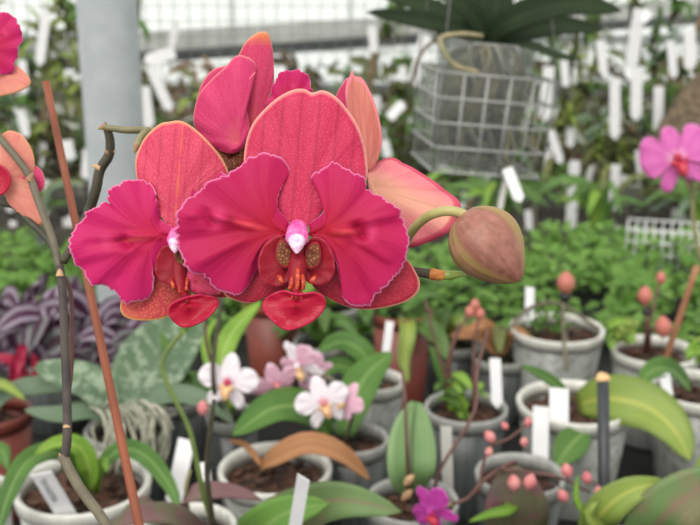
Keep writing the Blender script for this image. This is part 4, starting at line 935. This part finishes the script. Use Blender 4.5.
for k in range(46):
    a = R.uniform(0, 6.28); a2 = a+R.uniform(-1, 1); z1 = R.uniform(.02, .1)
    mb = MB(); rr_ = rt*.86
    mb.tube([pc+Z*.03+Vector((math.cos(a)*.01, math.sin(a)*.01, 0)), pc+Vector((math.cos(a)*rr_*.9, math.sin(a)*rr_*.9, R.uniform(-.02, .02))), pc+Vector((math.cos(a2)*rr_*.9, math.sin(a2)*rr_*.9, -z1)), pc+Vector((math.cos(a2+.7)*rr_*.8, math.sin(a2+.7)*rr_*.8, -z1-.005))], [R.uniform(.0015, .003)]*2, n=5, k=6)
    build(mb, 'root', M['roottan' if k % 2 else 'root'], ht)
mb = MB(); v = []
for k in range(34):
    p = pc+Vector((R.uniform(-.7, .7)*rt, R.uniform(-.7, .7)*rt, R.uniform(-hb+.02, -.055))); X = Vector((R.gauss(0, 1), R.gauss(0, 1), R.gauss(0, 1))).normalized(); mb.box(p, .02, .012, .008, X=X, Y=X.orthogonal().normalized(), Zz=X.cross(X.orthogonal()).normalized())
build(mb, 'bark_chips', plain('dark_bark', (66, 66, 58), .9, (40, 38, 34), 60), ht, smooth=False)
BDl = BD+.05
stem(ht, [(482, 36, BDl-.04), (462, 34, BDl-.07), (441, 38, BDl-.09), (444, 52, BDl-.1), (456, 66, BDl-.1), (478, 72, BDl-.09)], 2.4, 'roottan', 'aerial_root')
stem(ht, [(455, 35, BDl-.06), (430, 44, BDl-.1), (418, 60, BDl-.11), (410, 90, BDl-.1)], 1.8, 'stem_grey', 'aerial_root')
for sp_, w in (([(485, 46, 0), (455, 28, -.03), (415, 20, -.06), (366, 12, -.1)], 24), ([(490, 44, 0), (470, 12, -.02), (444, -10, -.03), (420, -30, -.04)], 26), ([(488, 46, 0), (505, 24, -.03), (560, 6, -.08), (622, 11, -.12)], 36),
              ([(490, 46, 0), (520, 34, -.01), (560, 26, 0), (604, 30, .02)], 24), ([(488, 46, 0), (486, 10, .03), (520, -22, .05), (560, -50, .06)], 34), ([(500, 42, 0), (530, 46, -.06), (552, 54, -.1), (582, 61, -.12)], 13),
              ([(490, 46, 0), (440, 12, .06), (410, 2, .08), (372, -8, .1)], 22), ([(488, 46, 0), (496, 6, 0), (500, -20, 0), (506, -50, 0)], 34), ([(488, 46, 0), (530, 14, .02), (570, -4, .03), (610, -20, .04)], 32)):
    leaf(ht, [(x, y, BDl+z) for x, y, z in sp_], w, 'lf_dark', fold=.25, nrm=-FW+Z*.3)
tagstake(507, 168, 519, 198, 11, BD+.02, BD+.02, 'white label dangling under the hanging wire basket')
tagstake(506, 176, 500, 208, 6, BD+.08, BD+.08, 'narrow grey strip dangling under the wire basket beside a white label', mat='pot_rim')
tagstake(426, 34, 414, 80, 12, MD(34)-.09, MD(80)-.09, 'white label beside the left side of the hanging wire basket')

# ------------------------------------------------------------------ pink moth orchid at the right edge
t = pp('pink moth orchid flower on a thin stem at the right edge', 'orchid', 'potted_orchid')
c, r, D = pot(t, 742, 340, 34)
small_flower(t, 677, 158, 34, D-.05, ('mauve_petal', 'mauve_petal'), roll=.35, lip='red_lip2', yaw=-.2, wide=1.5, center='red_lip2')
small_flower(t, 708, 158, 30, D-.02, ('mauve_petal', 'mauve_petal'), roll=-.2, lip='red_lip2', yaw=.3, wide=1.5)
stem(t, [(732, 342, D), (704, 270, D-.02), (693, 220, D-.02), (692, 180, D-.03), (680, 160, D-.045)], [2.4, 1.8], 'stem_green', 'flower_spike')
stem(t, [(698, 190, D-.03), (708, 158, D-.022)], 1.6, 'stem_green', 'pedicel')
leaf(t, [(735, 340, D), (715, 318, D), (694, 322, D-.03)], 22, 'lf_green')

# ------------------------------------------------------------------ plants on and before the wire mesh panel
MD_ = lambda py: (MY-.03)/(FW.y-UP.y*((py-262.5)/F))
def mounted(px, py, w, h, seed):
    rr = random.Random(seed); d = MD(py); root = thing('mounted_orchid', P(px, py, d), 'small orchid tied to a piece of bark on the wire mesh at the back', 'mounted orchid', 'orchids mounted on the wire mesh panel')
    u = d/F; mb = MB(); c = P(px, py, d); hh = h*u*.7
    blob(mb, c-Z*hh*.2, Z+RT*rr.uniform(-.3, .3), hh, w*u*.16, 10, 8, wob=lambda t_, a: 1+.2*math.sin(a*3+t_*9)); build(mb, 'bark_mount', M['moss' if rr.random() < .6 else 'bark'], root)
    mb = MB(); mats = rr.choice((('lf_bg', 'lf_bg2'), ('lf_green', 'lf_bg'), ('lf_bg2', 'lf_lime'), ('lf_grey', 'lf_bg')))
    for k in range(rr.randint(9, 16)):
        a = rr.uniform(0, 6.28); L_ = rr.uniform(.4, 1)*h*u*.7; q = c+Vector((rr.gauss(0, w*u*.12), -.02-rr.random()*.02, rr.gauss(0, h*u*.15)))
        e = q+Vector((math.cos(a)*L_*.8, rr.uniform(-.05, .01), math.sin(a)*L_)); mb.cur = k % 2
        mb.leaf([q, (q+e)/2+Z*L_*.15-Vector((0, .015, 0)), e], rr.uniform(.35, 1)*.028, Z-FW, .3, n=5, cols=2)
    build(mb, 'leaves', [M[m] for m in mats], root)
    mb = MB()
    for k in range(rr.randint(2, 5)):
        x = rr.gauss(0, w*u*.2); mb.tube([c+Vector((x*.3, -.02, -hh*.4)), c+Vector((x, -.03, -hh*.7)), c+Vector((x*1.4+rr.gauss(0, .01), -.02, -hh*.7-rr.uniform(.02, .09)))], .0022, n=3, k=5)
    build(mb, 'roots', M['root'], root)
k = 0
for row, y in enumerate((8, 34, 62, 92, 124, 152, 182)):
    for i in range(20):
        x = -20+i*39+(row % 2)*19+R.uniform(-12, 12)
        if y < 70 and 135 < x < 372: continue            # open view to the glazing
        if y < 60 and R.random() < (.55 if x > 372 else .2): continue
        if 200 < x < 350 and y > 110: continue              # hidden behind the crimson flowers
        mounted(x, y+R.uniform(-8, 8), R.uniform(24, 42), R.uniform(30, 52), 100+k); k += 1
tags = [(615, 78, 615, 134, 10), (637, 66, 636, 115, 11), (659, 86, 658, 128, 10), (549, 66, 545, 116, 11), (640, 8, 632, 62, 14), (575, 160, 570, 235, 12), (616, 164, 613, 206, 9), (175, 52, 148, 60, 12), (150, 66, 168, 106, 10), (143, 86, 148, 124, 14),
        (640, 20, 648, 12, 12), (632, 250, 652, 276, 11), (662, 242, 652, 276, 11), (598, 238, 600, 272, 12), (372, 26, 374, 50, 9), (46, 12, 40, 60, 10), (88, 150, 86, 176, 10), (48, 180, 44, 214, 8), (66, 140, 70, 158, 12), (402, 66, 404, 80, 8), (389, 118, 402, 104, 10),
        (384, 140, 388, 156, 9), (550, 130, 560, 160, 8), (22, 60, 24, 90, 9), (672, 210, 690, 214, 14), (580, 265, 584, 282, 8), (456, 272, 458, 308, 13), (638, 150, 640, 172, 7), (670, 40, 674, 74, 8), (690, 30, 690, 66, 12), (176, 20, 172, 44, 8), (528, 210, 530, 236, 7), (600, 40, 604, 72, 9), (564, 60, 566, 84, 8), (398, 190, 402, 214, 8), (656, 232, 660, 256, 8), (20, 110, 26, 134, 9), (620, 226, 616, 246, 10)]
for i, (x0, y0, x1, y1, w) in enumerate(tags):
    tagstake(x0, y0, x1, y1, w, MD(y0)-.09-.0*i, MD(y1)-.09, 'small white plastic label hanging among the plants on the back wire mesh', 'white labels on the wire mesh panel', tilt=R.uniform(-.3, .3))
# strap-leaved plants on the back bench in front of the mesh
sl = [(496, 258, 'grey-green strap-leaved plant behind the fat bud'), (596, 258, 'strap-leaved plant on the rear bench right of centre'), (412, 262, 'strap-leaved plant on the rear bench behind the peach petal'), (40, 262, 'strap-leaved plant on the rear bench at far left'), (180, 262, 'strap-leaved plant on the rear bench right of the pole'), (690, 256, 'strap-leaved plant on the rear bench near the right edge')]
for i, (x, y, lb) in enumerate(sl):
    d = 2.75; p = P(x, y, d); z0 = B2+.001; root = thing('potted_plant', Vector((p.x, p.y, z0)), lb, 'potted plant'); bq = root.location.copy()
    mb = MB(); mb.lathe(bq, [(.001, 0), (.04, 0), (.05, .05), (.047, .05), (.04, .045), (.001, .045)], 24); build(mb, 'pot', M['pot_smoke'], root)
    for k in range(14):
        a = R.uniform(0, 6.28); L_ = R.uniform(.10, .22); dxy = Vector((math.cos(a), math.sin(a)*.5, 0)); mb = MB()
        mb.leaf([bq+Z*.04, bq+Z*(.06+L_*.7)+dxy*L_*.35, bq+Z*(.06+L_*R.uniform(.3, .9))+dxy*L_], R.uniform(.016, .03), Z-FW, .35, n=8, shape='strap', cols=2)
        build(mb, 'leaf', M[('lf_grey', 'lf_bg', 'lf_green', 'lf_bright', 'lf_bg2')[(i+k//4) % 5]], root)
# dense foliage mass behind the mesh panel, on the back bench
mb = MB(); rr = random.Random(11)
for k in range(6500):
    x = rr.uniform(-2.2, 2.2); z = B2+.09+rr.random()**1.2*.40; y = rr.uniform(3.12, 3.5)
    if z > B2+.27+.12*noise.noise(Vector((x*2, 0, 0))) and rr.random() < .7: continue
    p = Vector((x, y, z)); a = rr.uniform(0, 6.28); l = rr.uniform(.04, .13); dr_ = Vector((math.cos(a), rr.gauss(-.2, .4), math.sin(a)*.8+.3)).normalized(); mb.cur = min(3, int(2+2*noise.noise(Vector((x*3, z*5, 3)))+rr.random()))
    mb.leaf([p-dr_*l*.5, p+Z*l*.1, p+dr_*l*.5], l*rr.uniform(.12, .4), Vector((rr.gauss(0, .5), -1, rr.gauss(.3, .5))), .3, n=3, cols=2)
o = build(mb, 'background_foliage', [M['lf_dark'], M['lf_twig'], M['lf_bg2'], M['lf_brown2']]); tag(o, 'dense mixed green and brown foliage behind the wire mesh panel', 'foliage', kind='stuff')

# twiggy rods and bark sticks hung on the mesh, large cork slab, white crate
rr = random.Random(21)
for i in range(46):
    x = rr.uniform(-10, 710); y = rr.uniform(0, 190)
    if 135 < x < 372 and y < 70 or (190 < x < 360) or (75 < x < 140): continue
    d = MD(y)-.05; L_ = rr.uniform(.08, .2); a = P(x, y, d); mb = MB(); e = a+Vector((rr.gauss(0, .02), rr.gauss(0, .01), -L_))
    mb.tube([a, (a+e)/2+Vector((rr.gauss(0, .008), 0, 0)), e], [rr.uniform(.006, .014), rr.uniform(.004, .012)], n=4, k=7)
    tag(build(mb, 'bark_stick', M[rr.choice(('moss', 'bark', 'twig'))]), 'short brown mossy stick hanging on the wire mesh at the back', 'stick', 'mossy sticks hung on the wire mesh panel')
mb = MB(); d = MD(130)-.16
pts_ = [P(702, 72, d), P(652, 146, d), P(664, 200, d), P(720, 214, d), P(770, 150, d), P(760, 84, d)]
n_ = len(pts_); cc = sum(pts_, Vector())/n_
ring = catmull(pts_, 30, True); v = []
for sgn, t_ in ((-1, .0), (-1, .5), (-1, 1), (1, 1), (1, 0)):
    for p in ring: q = cc.lerp(p, max(.02, t_)); v.append(q+Vector((0, sgn*(.02+.02*(1-t_)), 0))+Vector((0, noise.noise(q*25)*.02, 0)))
mb.add(v, [(i*30+j, i*30+(j+1) % 30, (i+1)*30+(j+1) % 30, (i+1)*30+j) for i in range(4) for j in range(30)])
tag(build(mb, 'cork_slab', plain('cork', (120, 104, 84), .95, (70, 60, 48), 45, bmp=1)), 'large rough grey-brown cork slab hanging behind the pink moth orchid', 'bark slab')
cp = P(655, 272, 2.02); cz = BENCH+.002; X = Vector((math.cos(.3), -math.sin(.3), 0)); Y = Vector((X.y*-1, X.x, 0)); cr0 = Vector((cp.x, 1.86, cz)); mb = MB()
for k in range(11):
    q = -.085+k*.017
    for sg in (-1, 1): mb.tube([cr0+X*q+Y*.045*sg, cr0+X*q+Y*.045*sg+Z*.1], .0013, samp=False, k=5)
for k in range(6):
    q = -.045+k*.018
    for sg in (-1, 1): mb.tube([cr0+Y*q+X*.085*sg, cr0+Y*q+X*.085*sg+Z*.1], .0013, samp=False, k=5)
for h in (0.001, .025, .05, .075, .1):
    cs = [cr0+X*.085*a+Y*.045*b+Z*h for a, b in ((-1, -1), (1, -1), (1, 1), (-1, 1))]
    for k in range(4): mb.tube([cs[k], cs[(k+1) % 4]], .0016, samp=False, k=5)
tag(build(mb, 'wire_crate', M['label']), 'small white wire crate standing among the creeper under the pink moth orchid', 'crate')
for i in range(26):
    x = rr.uniform(375, 700) if i % 3 else rr.uniform(0, 74); y = rr.uniform(70, 225); L_ = rr.uniform(8, 26); w = rr.uniform(5, 10)
    tagstake(x, y, x+rr.uniform(-5, 5), y+L_, w, MD(y)-.05, MD(y+L_)-.05, 'small white plastic label hanging among the plants on the back wire mesh', 'white labels on the wire mesh panel', tilt=rr.uniform(-.4, .4))
